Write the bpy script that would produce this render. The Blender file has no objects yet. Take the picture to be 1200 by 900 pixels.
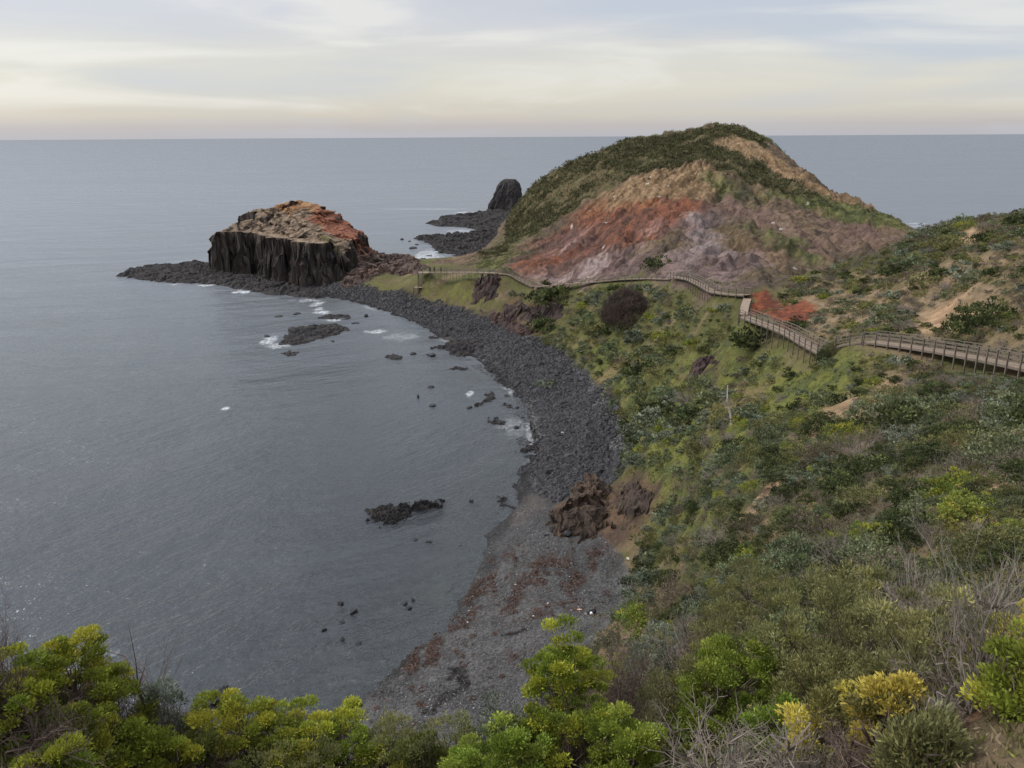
import bpy, math, random
import numpy as np
from mathutils import Matrix, Vector

SC = bpy.context.scene
COL = SC.collection
# ------------------------------------------------------------------ camera
H = 52.0                      # eye height above the sea (m)
F = 924.0                     # focal length in photo pixels (1200 x 900)
PITCH = math.atan(290.0 / F)
ROLL = math.radians(-0.33)
fw = np.array([0, math.cos(PITCH), -math.sin(PITCH)])
_r = np.array([1.0, 0, 0]); _u = np.array([0, math.sin(PITCH), math.cos(PITCH)])
rt = _r * math.cos(ROLL) + _u * math.sin(ROLL)
up = -_r * math.sin(ROLL) + _u * math.cos(ROLL)
cd = bpy.data.cameras.new('camera'); cam = bpy.data.objects.new('camera', cd); COL.objects.link(cam)
M = Matrix.Identity(4)
for i in range(3):
    M[i][0] = rt[i]; M[i][1] = up[i]; M[i][2] = -fw[i]
M[2][3] = H
cam.matrix_world = M
cd.sensor_width = 36; cd.lens = 36 * F / 1200; cd.clip_start = 0.1; cd.clip_end = 200000
SC.camera = cam
# ------------------------------------------------------------------ light
SUN_EL, SUN_AZ = 44.0, -82.0        # elevation, azimuth measured from +Y towards +X
w = bpy.data.worlds.new('World'); SC.world = w; w.use_nodes = True
SC.view_settings.view_transform = 'Standard'; SC.view_settings.look = 'None'
SC.view_settings.exposure = 0.52; SC.view_settings.gamma = 1.0; SC.view_settings.use_curve_mapping = False
sl = bpy.data.lights.new('sun', 'SUN'); so = bpy.data.objects.new('sun', sl); COL.objects.link(so)
sl.energy = 1.5; sl.angle = math.radians(10); sl.color = (1.0, 0.94, 0.86)
_d = Vector((math.sin(math.radians(SUN_AZ)) * math.cos(math.radians(SUN_EL)),
             math.cos(math.radians(SUN_AZ)) * math.cos(math.radians(SUN_EL)), math.sin(math.radians(SUN_EL))))
so.rotation_euler = _d.to_track_quat('Z', 'Y').to_euler(); so.location = (0, 0, 200)


def world_nodes():
    nt = w.node_tree; N = nt.nodes; L = nt.links; N.clear()
    def n(t, **k):
        x = N.new(t)
        for a, b in k.items(): setattr(x, a, b)
        return x
    def mth(op, a, b=None, clamp=False):
        x = n('ShaderNodeMath', operation=op); x.use_clamp = clamp
        for i, v in enumerate((a, b)):
            if v is None: continue
            if isinstance(v, (int, float)): x.inputs[i].default_value = v
            else: L.new(v, x.inputs[i])
        return x.outputs[0]
    def mix(f, a, b):
        x = n('ShaderNodeMix', data_type='RGBA')
        for i, v in ((0, f), (6, a), (7, b)):
            if isinstance(v, tuple): x.inputs[i].default_value = v + (1,)
            elif isinstance(v, (int, float)): x.inputs[i].default_value = v
            else: L.new(v, x.inputs[i])
        return x.outputs[2]
    tc = n('ShaderNodeTexCoord'); sp = n('ShaderNodeSeparateXYZ'); L.new(tc.outputs['Generated'], sp.inputs[0])
    x, y, z = sp.outputs
    zc = mth('MAXIMUM', z, 0.0)
    az = mth('ARCTAN2', x, y)
    # streaky layered cloud: azimuth against elevation, stretched sideways
    cb = n('ShaderNodeCombineXYZ'); L.new(mth('MULTIPLY', az, 1.0), cb.inputs[0]); L.new(mth('MULTIPLY', mth('POWER', zc, 0.8), 5.2), cb.inputs[1])
    def noise(scale, det, rough, off, dist=0.0):
        mp = n('ShaderNodeMapping'); mp.inputs['Location'].default_value = off
        L.new(cb.outputs[0], mp.inputs[0])
        t = n('ShaderNodeTexNoise'); L.new(mp.outputs[0], t.inputs['Vector'])
        t.inputs['Scale'].default_value = scale; t.inputs['Detail'].default_value = det
        t.inputs['Roughness'].default_value = rough; t.inputs['Distortion'].default_value = dist
        return t.outputs[0]
    n1 = noise(1.7, 4, 0.45, (3.1, 1.7, 0), 0.5)
    n2 = noise(2.9, 5, 0.5, (9.3, 4.2, 0), 0.6)
    # elevation ramp 0..0.25
    rp = n('ShaderNodeValToRGB'); L.new(mth('MULTIPLY', zc, 4.0), rp.inputs[0])
    cr = rp.color_ramp
    stops = [(0.0, (0.46, 0.46, 0.50)), (0.05, (0.50, 0.47, 0.47)), (0.10, (0.60, 0.56, 0.49)), (0.22, (0.68, 0.65, 0.57)),
             (0.36, (0.66, 0.65, 0.61)), (0.52, (0.60, 0.61, 0.65)), (1.0, (0.56, 0.58, 0.64))]
    cr.elements[0].position = 0; cr.elements[0].color = stops[0][1] + (1,)
    cr.elements[1].position = 1; cr.elements[1].color = stops[-1][1] + (1,)
    for p, c in stops[1:-1]:
        e = cr.elements.new(p); e.color = c + (1,)
    def ramp(v, a, b):
        m = n('ShaderNodeMapRange'); m.interpolation_type = 'SMOOTHSTEP'; L.new(v, m.inputs[0])
        m.inputs[1].default_value = a; m.inputs[2].default_value = b
        return m.outputs[0]
    # the right part is thinner cloud, bluer
    rightness = ramp(az, -0.15, 0.35)
    blue = mth('MULTIPLY', ramp(mth('ADD', n1, mth('MULTIPLY', rightness, 0.16)), 0.50, 0.68), ramp(zc, 0.015, 0.06))
    c = mix(mth('MULTIPLY', blue, 0.75), rp.outputs[0], (0.50, 0.555, 0.64))
    c = mix(mth('MULTIPLY', mth('MULTIPLY', ramp(n2, 0.46, 0.66), 0.7), ramp(zc, 0.005, 0.05)), c, (0.80, 0.78, 0.73))
    c = mix(mth('MULTIPLY', ramp(n2, 0.5, 0.3), 0.3), c, (0.53, 0.55, 0.62))
    # glow behind the cloud on the sun's side, dimmer away from it
    dt = n('ShaderNodeVectorMath', operation='DOT_PRODUCT'); L.new(tc.outputs['Generated'], dt.inputs[0]); dt.inputs[1].default_value = _d
    gl = mth('POWER', mth('MAXIMUM', dt.outputs['Value'], 0.0), 3.0)
    # an overcast sky is brightest overhead
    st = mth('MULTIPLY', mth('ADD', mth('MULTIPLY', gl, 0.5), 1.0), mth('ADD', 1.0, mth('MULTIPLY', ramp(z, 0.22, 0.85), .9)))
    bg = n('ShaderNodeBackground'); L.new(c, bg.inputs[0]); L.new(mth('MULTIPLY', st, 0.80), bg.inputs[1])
    sky = n('ShaderNodeTexSky'); sky.sky_type = 'NISHITA'; sky.sun_disc = False
    sky.sun_elevation = math.radians(SUN_EL); sky.sun_rotation = math.radians(SUN_AZ)
    bs = n('ShaderNodeBackground'); L.new(sky.outputs[0], bs.inputs[0]); bs.inputs[1].default_value = 0.06
    ms = n('ShaderNodeMixShader'); ms.inputs[0].default_value = 0.86
    L.new(bs.outputs[0], ms.inputs[1]); L.new(bg.outputs[0], ms.inputs[2])
    o = n('ShaderNodeOutputWorld'); L.new(ms.outputs[0], o.inputs[0])
world_nodes()

SC.cycles.max_bounces = 5; SC.cycles.diffuse_bounces = 2; SC.cycles.glossy_bounces = 2
SC.cycles.transparent_max_bounces = 6; SC.cycles.transmission_bounces = 2
SC.cycles.use_denoising = True


# ------------------------------------------------------------------ maths
def ray(u, v):
    return fw + (u - 600) / F * rt + (450 - v) / F * up

def at_z(u, v, z=0.0):
    d = ray(u, v); t = (z - H) / d[2]
    return np.array([d[0] * t, d[1] * t, z])

def at_r(u, v, r):
    d = ray(u, v); t = r / math.hypot(d[0], d[1])
    return np.array([d[0] * t, d[1] * t, H + d[2] * t])

def _hash(ix, iy, seed):
    h = (ix.astype(np.int64) * 374761393 + iy.astype(np.int64) * 668265263 + seed * 1442695041) & 0xFFFFFFFF
    h = ((h ^ (h >> 13)) * 1274126177) & 0xFFFFFFFF
    h = (h ^ (h >> 16)) & 0xFFFFFFFF
    return h

def perlin(x, y, seed=0):
    x = np.asarray(x, float); y = np.asarray(y, float)
    x0 = np.floor(x); y0 = np.floor(y); fx = x - x0; fy = y - y0
    ux = fx * fx * fx * (fx * (fx * 6 - 15) + 10); uy = fy * fy * fy * (fy * (fy * 6 - 15) + 10)
    def g(ix, iy, dx, dy):
        a = _hash(ix, iy, seed) * (2 * math.pi / 4294967296.0)
        return np.cos(a) * dx + np.sin(a) * dy
    a = g(x0, y0, fx, fy); b = g(x0 + 1, y0, fx - 1, fy)
    c = g(x0, y0 + 1, fx, fy - 1); d = g(x0 + 1, y0 + 1, fx - 1, fy - 1)
    return ((a + (b - a) * ux) * (1 - uy) + (c + (d - c) * ux) * uy) * 1.4

def fbm(x, y, seed=0, octaves=4, gain=0.5):
    s = 0; a = 1.0; t = 0
    for i in range(octaves):
        s = s + a * perlin(x * 2 ** i, y * 2 ** i, seed + i * 17); t += a; a *= gain
    return s / t

def worley(x, y, seed=0):
    """nearest jittered cell: distance and a random number of the cell"""
    x0 = np.floor(x); y0 = np.floor(y)
    best = np.full(np.shape(x), 9.0); idr = np.zeros(np.shape(x)); sec = np.full(np.shape(x), 9.0)
    for dx in (-1, 0, 1):
        for dy in (-1, 0, 1):
            cx = x0 + dx; cy = y0 + dy
            h1 = _hash(cx, cy, seed) / 4294967296.0; h2 = _hash(cx, cy, seed + 7) / 4294967296.0
            d = (cx + h1 - x) ** 2 + (cy + h2 - y) ** 2
            m = d < best
            sec = np.where(m, best, np.minimum(sec, d))
            idr = np.where(m, _hash(cx, cy, seed + 13) / 4294967296.0, idr); best = np.where(m, d, best)
    return np.sqrt(best), np.sqrt(sec), idr

def sstep(x, a, b):
    t = np.clip((x - a) / (b - a), 0, 1); return t * t * (3 - 2 * t)

def signed_dist(px, py, poly):
    """distance to a closed polygon, positive inside"""
    px = np.asarray(px, float); py = np.asarray(py, float)
    d = np.full(px.shape, 1e18); ins = np.zeros(px.shape, bool)
    n = len(poly)
    for i in range(n):
        ax, ay = poly[i][0], poly[i][1]; bx, by = poly[(i + 1) % n][0], poly[(i + 1) % n][1]
        ex, ey = bx - ax, by - ay
        t = np.clip(((px - ax) * ex + (py - ay) * ey) / (ex * ex + ey * ey + 1e-12), 0, 1)
        d = np.minimum(d, (px - ax - ex * t) ** 2 + (py - ay - ey * t) ** 2)
        c = (ay > py) != (by > py)
        if ey != 0: ins ^= c & (px < ex * (py - ay) / ey + ax)
    return np.where(ins, 1, -1) * np.sqrt(d)

# ------------------------------------------------------------------ terrain control points
def P(r, azdeg):      # polar helper for places the photo does not show
    a = math.radians(azdeg); return (r * math.sin(a), r * math.cos(a))

shore_px = [(0, 860), (100, 850), (200, 842), (245, 822), (300, 838), (395, 832), (440, 806), (470, 772), (510, 737), (545, 702), (568, 660), (575, 628), (598, 606),
            (612, 592), (606, 566), (628, 548), (634, 528), (624, 502), (618, 474), (592, 448), (568, 426), (535, 404),
            (512, 394), (480, 376), (440, 362), (412, 352), (385, 347), (350, 343), (320, 338), (300, 334), (272, 318)]
LAND = [P(140, -100), P(75, -60)] + [tuple(at_z(u, v)[:2]) for u, v in shore_px]
LAND += [tuple(at_z(u, v)[:2]) for u, v in ((262, 306), (330, 300), (420, 300), (455, 303), (495, 303), (540, 305), (560, 296), (575, 284), (588, 270), (592, 262), (600, 252))]
LAND += [P(545, 2), P(560, 8), P(540, 15), P(480, 22), P(420, 27), P(290, 31), P(200, 40), P(200, 60), P(230, 100), P(260, 160), P(260, -150)]

cps = []   # (x, y, z)
def cr_(u, v, r, dz=0.0):
    p = at_r(u, v, r); cps.append((p[0], p[1], p[2] + dz))
def cz_(u, v, z):
    p = at_z(u, v, z); cps.append(tuple(p))
for u, v, r in [
    # foreground shelf and its lip
    (-40, 905, 13), (60, 880, 14.5), (200, 890, 14.5), (400, 900, 14), (600, 905, 12.8), (800, 905, 11), (1000, 905, 8.5), (1200, 905, 6.6), (1200, 840, 7.8),
    (1200, 770, 10.5), (1200, 700, 14.5), (1110, 800, 11.5), (1100, 720, 17), (1000, 800, 13.5), (1000, 730, 20), (900, 810, 15), (900, 750, 21), (820, 810, 17), (820, 750, 27),
    (1200, 600, 24), (1200, 500, 42), (1100, 600, 29), (1000, 600, 35), (1000, 650, 28), (900, 600, 45), (900, 660, 33), (850, 600, 57), (800, 600, 73), (800, 660, 58), (780, 700, 56),
    (1150, 500, 48), (1100, 500, 53), (1000, 500, 63), (900, 500, 80), (850, 500, 90), (800, 500, 101), (760, 500, 111),
    (1150, 450, 62), (1100, 450, 69), (1000, 450, 81), (950, 450, 90), (900, 450, 99), (850, 450, 111), (800, 450, 122), (750, 450, 134),
    (1200, 400, 77), (1200, 350, 90), (1200, 300, 105), (1200, 260, 118), (1200, 243, 126),
    (1150, 400, 83), (1100, 400, 90), (1100, 350, 106), (1100, 300, 122), (1110, 266, 136), (1150, 249, 131), (1060, 290, 140),
    (1000, 375, 106), (1000, 350, 120), (1000, 320, 140), (1000, 308, 147), (950, 380, 110), (950, 350, 130), (940, 325, 150),
    (900, 400, 113), (905, 365, 132), (850, 400, 126), (800, 400, 140), (750, 400, 153), (700, 400, 168),
    (800, 360, 152), (700, 360, 183), (650, 362, 200), (600, 362, 213), (560, 350, 228), (540, 335, 240), (560, 322, 245),
    # the big hill
    (560, 308, 262), (620, 300, 262), (620, 270, 330), (620, 245, 390), (604, 240, 430), (640, 207, 420), (590, 268, 430), (585, 285, 350),
    (650, 320, 224), (660, 290, 258), (660, 260, 300), (670, 225, 360), (700, 310, 215), (700, 280, 250), (700, 250, 290), (700, 215, 350), (700, 184, 410),
    (750, 310, 200), (750, 280, 230), (750, 250, 255), (750, 225, 290), (755, 195, 345), (760, 165, 405), (730, 172, 410),
    (800, 310, 178), (800, 280, 215), (800, 250, 248), (800, 220, 285), (800, 190, 335), (800, 165, 385), (800, 154, 405), (825, 146, 405),
    (850, 300, 190), (850, 260, 235), (850, 220, 285), (850, 190, 325), (850, 160, 375), (850, 144, 402), (880, 147, 398),
    (900, 310, 180), (900, 280, 215), (900, 250, 250), (900, 215, 300), (900, 185, 345), (900, 160, 388), (925, 176, 378),
    (950, 300, 195), (950, 270, 235), (950, 240, 275), (950, 210, 320), (950, 193, 355), (1000, 300, 210), (1000, 275, 240), (1000, 250, 280), (1000, 228, 325), (1040, 249, 300),
    (1050, 295, 215), (1050, 275, 245), (1075, 268, 285)]:
    cr_(u, v, r)
# under the walkway
WALK = [(1225, 436, 64, .6), (1200, 431, 68, .8), (1155, 421, 75, 1.1), (1100, 411, 82, .7), (1060, 405, 86, .5), (1020, 399, 90, .4), (985, 405, 93, .3), (965, 413, 96, 1.0),
        (925, 391, 107, 1.0), (870, 371, 120, .4), (873, 350, 135, .5), (835, 344, 142, .6), (808, 329, 160, .3), (760, 325, 180, .3), (700, 329, 197, .3), (625, 334, 214, .3),
        (585, 320, 226, .3), (540, 318, 239, .4), (500, 317, 250, .6)]
for u, v, r, g in WALK: cr_(u, v, r, -g)
# toe of the slopes along the back of the beach, and the beach
for u, v, z in [(742, 700, 3), (745, 660, 3.2), (720, 560, 3), (735, 530, 3.5), (725, 500, 3.5), (700, 455, 4), (680, 430, 4), (650, 405, 4.2), (610, 388, 4), (565, 372, 3.8), (530, 362, 3.4), (487, 353, 3.2), (460, 344, 3), (420, 335, 3),
                (640, 700, 1.7), (600, 760, 1.5), (560, 800, 1.3), (500, 815, .8), (640, 820, 3), (690, 720, 3), (660, 640, 2), (680, 560, 2.2), (690, 520, 2.6), (660, 480, 2.2), (640, 440, 2), (590, 410, 2), (540, 382, 1.6), (480, 358, 1.8), (430, 344, 1.8), (380, 335, 1.6),
                (450, 318, 6), (470, 325, 5), (520, 340, 6.5), (430, 325, 4.5), (480, 308, 8)]:
    cz_(u, v, z)
# places hidden in the photo
for r, a, z in [(4, 0, 45.6), (3.5, 30, 47.6), (3.5, -30, 47.5), (3, 90, 50), (3, -90, 50), (3, 180, 50.2), (8, 60, 46.8), (10, 90, 49), (12, -70, 44), (12, -100, 46), (20, 150, 52), (60, 150, 55), (120, 150, 50), (40, 90, 48), (90, 70, 44), (60, 55, 43), (30, 55, 43), (15, 45, 44),
                (8, -30, 43.2), (8, 0, 43.2), (8, -15, 43.0), (11, -15, 40.6), (11, -30, 40.6), (11, 0, 41), (18, -32, 34), (18, -15, 33.5), (17, -2, 34.5), (18, 6, 35), (60, -80, 2), (40, -75, 14), (50, -100, 20), (23, -30, 27), (24, -15, 27), (23, -2, 29), (26, 6, 28), (33, -25, 13), (34, -12, 13), (36, 0, 15), (37, 6, 16), (46, -25, 3), (50, -10, 3), (50, 0, 5), (50, 6, 8), (50, 10, 13),
                (20, -40, 30), (30, -42, 15), (45, -40, 2),
                (150, 34, 40), (170, 34, 22), (165, 29, 34), (180, 28, 22), (165, 24, 24), (175, 20, 23), (150, 45, 42), (180, 50, 20), (110, 42, 44), (110, 55, 46),
                (450, 14, 55), (490, 14, 35), (530, 12, 5), (450, 8, 48), (500, 6, 25), (540, 4, 4), (450, 3, 34), (480, 1, 14), (430, 19, 40), (470, 19, 12), (400, 22, 22), (370, 25, 8), (330, 28, 2), (500, 9, 36)]:
    x, y = P(r, a); cps.append((x, y, z))
# the sea floor
for u, v in [(300, 800), (100, 780), (450, 700), (300, 600), (500, 560), (400, 500), (560, 480), (480, 420), (200, 500), (300, 420), (200, 360), (100, 330), (100, 600), (230, 345)]:
    cz_(u, v, -4.0 if u < 280 else -1.8 if v > 650 else -2.4)
for r, a, z in [(90, -50, -5), (200, -40, -9), (350, -30, -9), (500, -15, -9), (500, -6, -6), (380, -10, -3), (620, -10, -12), (620, 10, -10), (600, 25, -12), (400, 33, -10), (260, 40, -10), (290, 60, -12)]:
    x, y = P(r, a); cps.append((x, y, z))
cps = np.array(cps)

def tcoord(x, y):
    r = np.sqrt(x * x + y * y) + 1e-6
    return np.arctan2(x, y) * 1.6, np.log(r + 2.0)

_cx, _cy = tcoord(cps[:, 0], cps[:, 1])
def _tps(d2): return 0.5 * d2 * np.log(d2 + 1e-12)
_n = len(cps)
_K = _tps((_cx[:, None] - _cx) ** 2 + (_cy[:, None] - _cy) ** 2) + np.eye(_n) * 0.0004
_Pm = np.c_[np.ones(_n), _cx, _cy]
_A = np.block([[_K, _Pm], [_Pm.T, np.zeros((3, 3))]])
_W = np.linalg.solve(_A, np.r_[cps[:, 2], 0, 0, 0])

def tps_eval(x, y):
    tx, ty = tcoord(x, y)
    sh = tx.shape; tx = tx.ravel(); ty = ty.ravel(); out = np.empty(tx.shape)
    for i in range(0, len(tx), 20000):
        a = tx[i:i + 20000, None]; b = ty[i:i + 20000, None]
        out[i:i + 20000] = _tps((a - _cx) ** 2 + (b - _cy) ** 2) @ _W[:_n] + _W[_n] + _W[_n + 1] * a[:, 0] + _W[_n + 2] * b[:, 0]
    return out.reshape(sh)

# coarse grid of the smooth surface in the same log-polar coordinates, then bilinear
AZ = np.concatenate([np.radians(np.linspace(-100, -42, 40))[:-1], np.radians(np.linspace(-42, 42, 340))[:-1], np.radians(np.linspace(42, 178, 50))])
LR = np.linspace(math.log(1.0), math.log(640), 420)
_ga, _gl = np.meshgrid(AZ, LR, indexing='ij')
_gx = np.exp(_gl) * np.sin(_ga); _gy = np.exp(_gl) * np.cos(_ga)
BASE = tps_eval(_gx, _gy)
SD = signed_dist(_gx, _gy, LAND)
_lim = np.minimum(0.10 * SD, 1.2)
BASE = np.where(SD > 0, np.maximum(BASE, _lim + 0.02), np.minimum(BASE, np.maximum(0.12 * SD, -9) - 0.02))
BASE = np.minimum(BASE, 62.0)

def _bil(G, x, y):
    a = np.arctan2(x, y); l = np.log(np.maximum(np.hypot(x, y), 1.0))
    ia = np.clip(np.interp(a, AZ, np.arange(len(AZ))), 0, len(AZ) - 1.001)
    il = np.clip((l - LR[0]) / (LR[1] - LR[0]), 0, len(LR) - 1.001)
    i = ia.astype(int); j = il.astype(int); fa = ia - i; fl = il - j
    return (G[i, j] * (1 - fa) + G[i + 1, j] * fa) * (1 - fl) + (G[i, j + 1] * (1 - fa) + G[i + 1, j + 1] * fa) * fl

# ------------------------------------------------------------------ regions of the ground, in world metres
def cast_base(u, v):
    """ground point seen at a photo pixel; past a skyline the last point of it"""
    for k in range(60):
        d = ray(u, v); hd = math.hypot(d[0], d[1])
        r = np.exp(np.linspace(math.log(3), math.log(620), 1500))
        x = d[0] / hd * r; y = d[1] / hd * r; z = H + d[2] / hd * r
        hit = np.nonzero(z <= np.maximum(_bil(BASE, x, y), 0.0))[0]
        if len(hit): return (x[hit[0]], y[hit[0]])
        v += 1.5
    return (x[-1], y[-1])

REG = {}
def region(name, *polys):
    REG[name] = [[cast_base(u, v) for u, v in p] for p in polys]
region('boulders', [(385, 347), (420, 352), (480, 376), (535, 404), (592, 448), (620, 474), (634, 528), (618, 545), (618, 570), (648, 588), (690, 562), (740, 545), (722, 500), (690, 450), (650, 410), (600, 385), (540, 365), (500, 354), (440, 338), (400, 332), (370, 330), (300, 320), (268, 316), (290, 334)])
region('beach', [(300, 838), (395, 834), (440, 808), (470, 774), (510, 739), (545, 704), (570, 655), (575, 628), (600, 607), (610, 590), (606, 566), (628, 548), (634, 528), (624, 502), (618, 474), (592, 448), (568, 426), (535, 404), (480, 376), (440, 362), (385, 347),
                 (300, 320), (400, 330), (500, 354), (540, 363), (570, 374), (610, 388), (650, 407), (685, 432), (710, 460), (733, 505), (738, 545), (720, 560), (650, 620), (700, 625), (728, 650), (745, 680), (742, 700), (700, 740), (690, 770), (640, 870), (400, 870)])
region('sand', [(515, 392), (530, 388), (536, 396), (520, 402)], [(592, 444), (603, 440), (608, 452), (626, 462), (622, 468), (600, 458)], [(605, 592), (640, 585), (625, 610), (606, 612)])
region('kelp', [(543, 715), (560, 680), (590, 672), (590, 690), (560, 705), (545, 735), (520, 740)], [(588, 715), (600, 690), (625, 665), (650, 650), (675, 655), (655, 680), (620, 690), (600, 730)],
       [(600, 640), (610, 640), (608, 665), (596, 660)], [(640, 690), (680, 665), (690, 680), (655, 700)], [(695, 645), (712, 640), (712, 665), (695, 668)], [(655, 705), (675, 700), (670, 715), (655, 715)], [(595, 770), (615, 765), (612, 785), (598, 785)], [(630, 715), (655, 710), (650, 722), (632, 722)],
       [(470, 780), (500, 745), (520, 745), (508, 775), (485, 795)])
region('wrackline', [(523, 788), (545, 783), (552, 800), (520, 825), (495, 838), (490, 834), (515, 820), (538, 802), (540, 792), (525, 795)], [(590, 742), (625, 738), (625, 742), (600, 748)])
# hill colours
region('scrub', [(590, 262), (604, 240), (640, 200), (690, 172), (720, 168), (800, 150), (850, 141), (885, 150), (905, 165), (880, 160), (850, 152), (835, 165), (860, 172), (900, 190), (950, 215), (965, 232), (940, 232), (890, 215), (850, 200), (835, 185), (800, 185), (765, 197), (735, 208), (700, 228), (660, 252), (620, 282), (585, 305), (560, 300)])
region('scrubgreen', [(560, 310), (590, 275), (620, 245), (640, 232), (665, 238), (640, 262), (600, 300), (580, 315), (545, 320)], [(880, 225), (920, 235), (960, 250), (1010, 262), (1060, 270), (1080, 270), (1020, 245), (960, 222), (930, 205)], [(905, 285), (935, 300), (965, 303), (920, 280), (880, 265)],
       [(820, 200), (870, 215), (880, 240), (845, 225)], [(545, 320), (560, 308), (600, 303), (590, 312), (560, 322)])
region('tan', [(735, 212), (770, 195), (815, 182), (850, 205), (840, 235), (800, 232), (760, 232), (735, 240), (705, 245), (700, 230)], [(845, 150), (905, 165), (960, 205), (1000, 232), (1040, 252), (1000, 245), (940, 205), (880, 180), (840, 170)])
region('orange', [(675, 245), (700, 238), (700, 255), (672, 262)], [(730, 240), (775, 233), (770, 247), (735, 250)])
region('red', [(600, 310), (640, 280), (680, 245), (720, 238), (800, 232), (830, 240), (815, 262), (760, 285), (700, 300), (640, 318), (610, 325)])
region('redbank', [(885, 352), (905, 343), (950, 353), (960, 362), (935, 385), (915, 388), (880, 375)])
region('redbrown', [(830, 235), (870, 232), (920, 262), (960, 285), (1000, 300), (1060, 282), (1000, 262), (940, 250), (990, 270), (960, 300), (920, 295), (870, 262)])
region('purple', [(590, 322), (640, 318), (700, 300), (760, 285), (815, 262), (830, 240), (850, 265), (870, 290), (900, 310), (900, 335), (880, 345), (835, 340), (780, 325), (700, 330), (625, 335)])
region('purplelow', [(700, 330), (760, 326), (800, 330), (835, 345), (760, 345), (740, 335)])
region('pale', [(640, 290), (665, 270), (700, 268), (690, 282), (650, 300)], [(640, 325), (680, 300), (720, 292), (740, 300), (735, 318), (700, 326)], [(765, 262), (790, 265), (780, 275), (765, 272)], [(815, 250), (835, 245), (832, 290), (818, 290)])
region('ochre', [(840, 270), (870, 268), (880, 290), (850, 290)], [(780, 275), (808, 282), (790, 295), (755, 292)], [(870, 318), (900, 318), (895, 328), (872, 326)])
region('violet', [(820, 255), (836, 248), (842, 270), (830, 305), (815, 300)])
region('greentop', [(440, 328), (475, 333), (500, 330), (560, 330), (560, 355), (530, 362), (487, 350), (440, 340)])
region('grass', [(760, 440), (830, 400), (900, 420), (960, 425), (1040, 415), (1010, 470), (940, 500), (880, 560), (830, 640), (770, 640), (745, 560), (735, 510), (700, 450), (660, 405), (700, 395)])
region('dry', [(900, 340), (960, 330), (1000, 318), (1050, 320), (1120, 300), (1200, 280), (1200, 400), (1100, 395), (1020, 385), (960, 400), (925, 380)])
region('bare', [(965, 500), (980, 490), (1015, 470), (1050, 440), (1060, 450), (1035, 490), (1060, 505), (1010, 530), (960, 530), (945, 520)], [(1140, 510), (1175, 495), (1200, 500), (1180, 520), (1150, 525)], [(1110, 580), (1140, 560), (1180, 580), (1160, 600)],
       [(1130, 830), (1200, 790), (1200, 900), (1130, 900)], [(1080, 365), (1120, 350), (1160, 360), (1090, 395), (1060, 390)], [(1125, 255), (1160, 252), (1150, 268), (1120, 270)], [(960, 480), (990, 460), (1000, 470), (975, 500)],
       [(880, 590), (905, 560), (915, 575), (870, 620)], [(1120, 620), (1160, 600), (1165, 620), (1130, 635)])
region('outsoil', [(655, 590), (700, 565), (770, 565), (775, 590), (740, 630), (690, 632)], [(560, 322), (590, 325), (590, 345), (565, 350)], [(585, 350), (660, 355), (665, 372), (590, 378)], [(800, 420), (850, 425), (850, 445), (810, 440)], [(560, 365), (600, 372), (640, 395), (620, 398), (570, 382)])
region('brownfront', [(0, 760), (100, 800), (300, 850), (450, 870), (600, 870), (700, 840), (1000, 840), (1200, 770), (1200, 910), (0, 910)])

def mask(name, x, y, soft):
    out = np.zeros(np.shape(x))
    for poly in REG[name]:
        q = np.array(poly); m = 30 + 0 * q[0, 0]
        sel = (x > q[:, 0].min() - m) & (x < q[:, 0].max() + m) & (y > q[:, 1].min() - m) & (y < q[:, 1].max() + m)
        if not sel.any(): continue
        sd = signed_dist(x[sel], y[sel], poly)
        s = soft[sel] if isinstance(soft, np.ndarray) else soft
        out[sel] = np.maximum(out[sel], sstep(sd, -s, s))
    return out

def warp(x, y):
    """ragged borders for the regions"""
    fb = sstep(np.hypot(x, y), 50, 190)
    return (x + (1 - fb) * fbm(x / 4, y / 4, 50, 5, .6) * 3.2 + fb * fbm(x / 16, y / 16, 51, 6, .65) * 13,
            y + (1 - fb) * fbm(x / 4, y / 4, 60, 5, .6) * 3.2 + fb * fbm(x / 16, y / 16, 61, 6, .65) * 13)

# ------------------------------------------------------------------ fine height
def lin_dist(x, y, pts):
    d = np.full(np.shape(x), 1e9)
    for i in range(len(pts) - 1):
        ax, ay = pts[i][:2]; bx, by = pts[i + 1][:2]; ex, ey = bx - ax, by - ay
        t = np.clip(((x - ax) * ex + (y - ay) * ey) / (ex * ex + ey * ey + 1e-9), 0, 1); d = np.minimum(d, np.hypot(x - ax - ex * t, y - ay - ey * t))
    return d
WALKXY = [at_r(u, v, r)[:2] for u, v, r, g in WALK]
WD = lin_dist(_gx, _gy, WALKXY)
PK = P(400, 14.5)
HILLP = [cast_base(u, v) for u, v in ((500, 312), (560, 318), (625, 333), (700, 328), (760, 324), (835, 342), (873, 350), (930, 330))] + [P(175, 22), P(200, 27), P(420, 27), P(560, 12), P(560, 2), tuple(at_z(595, 260)[:2])]

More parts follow.
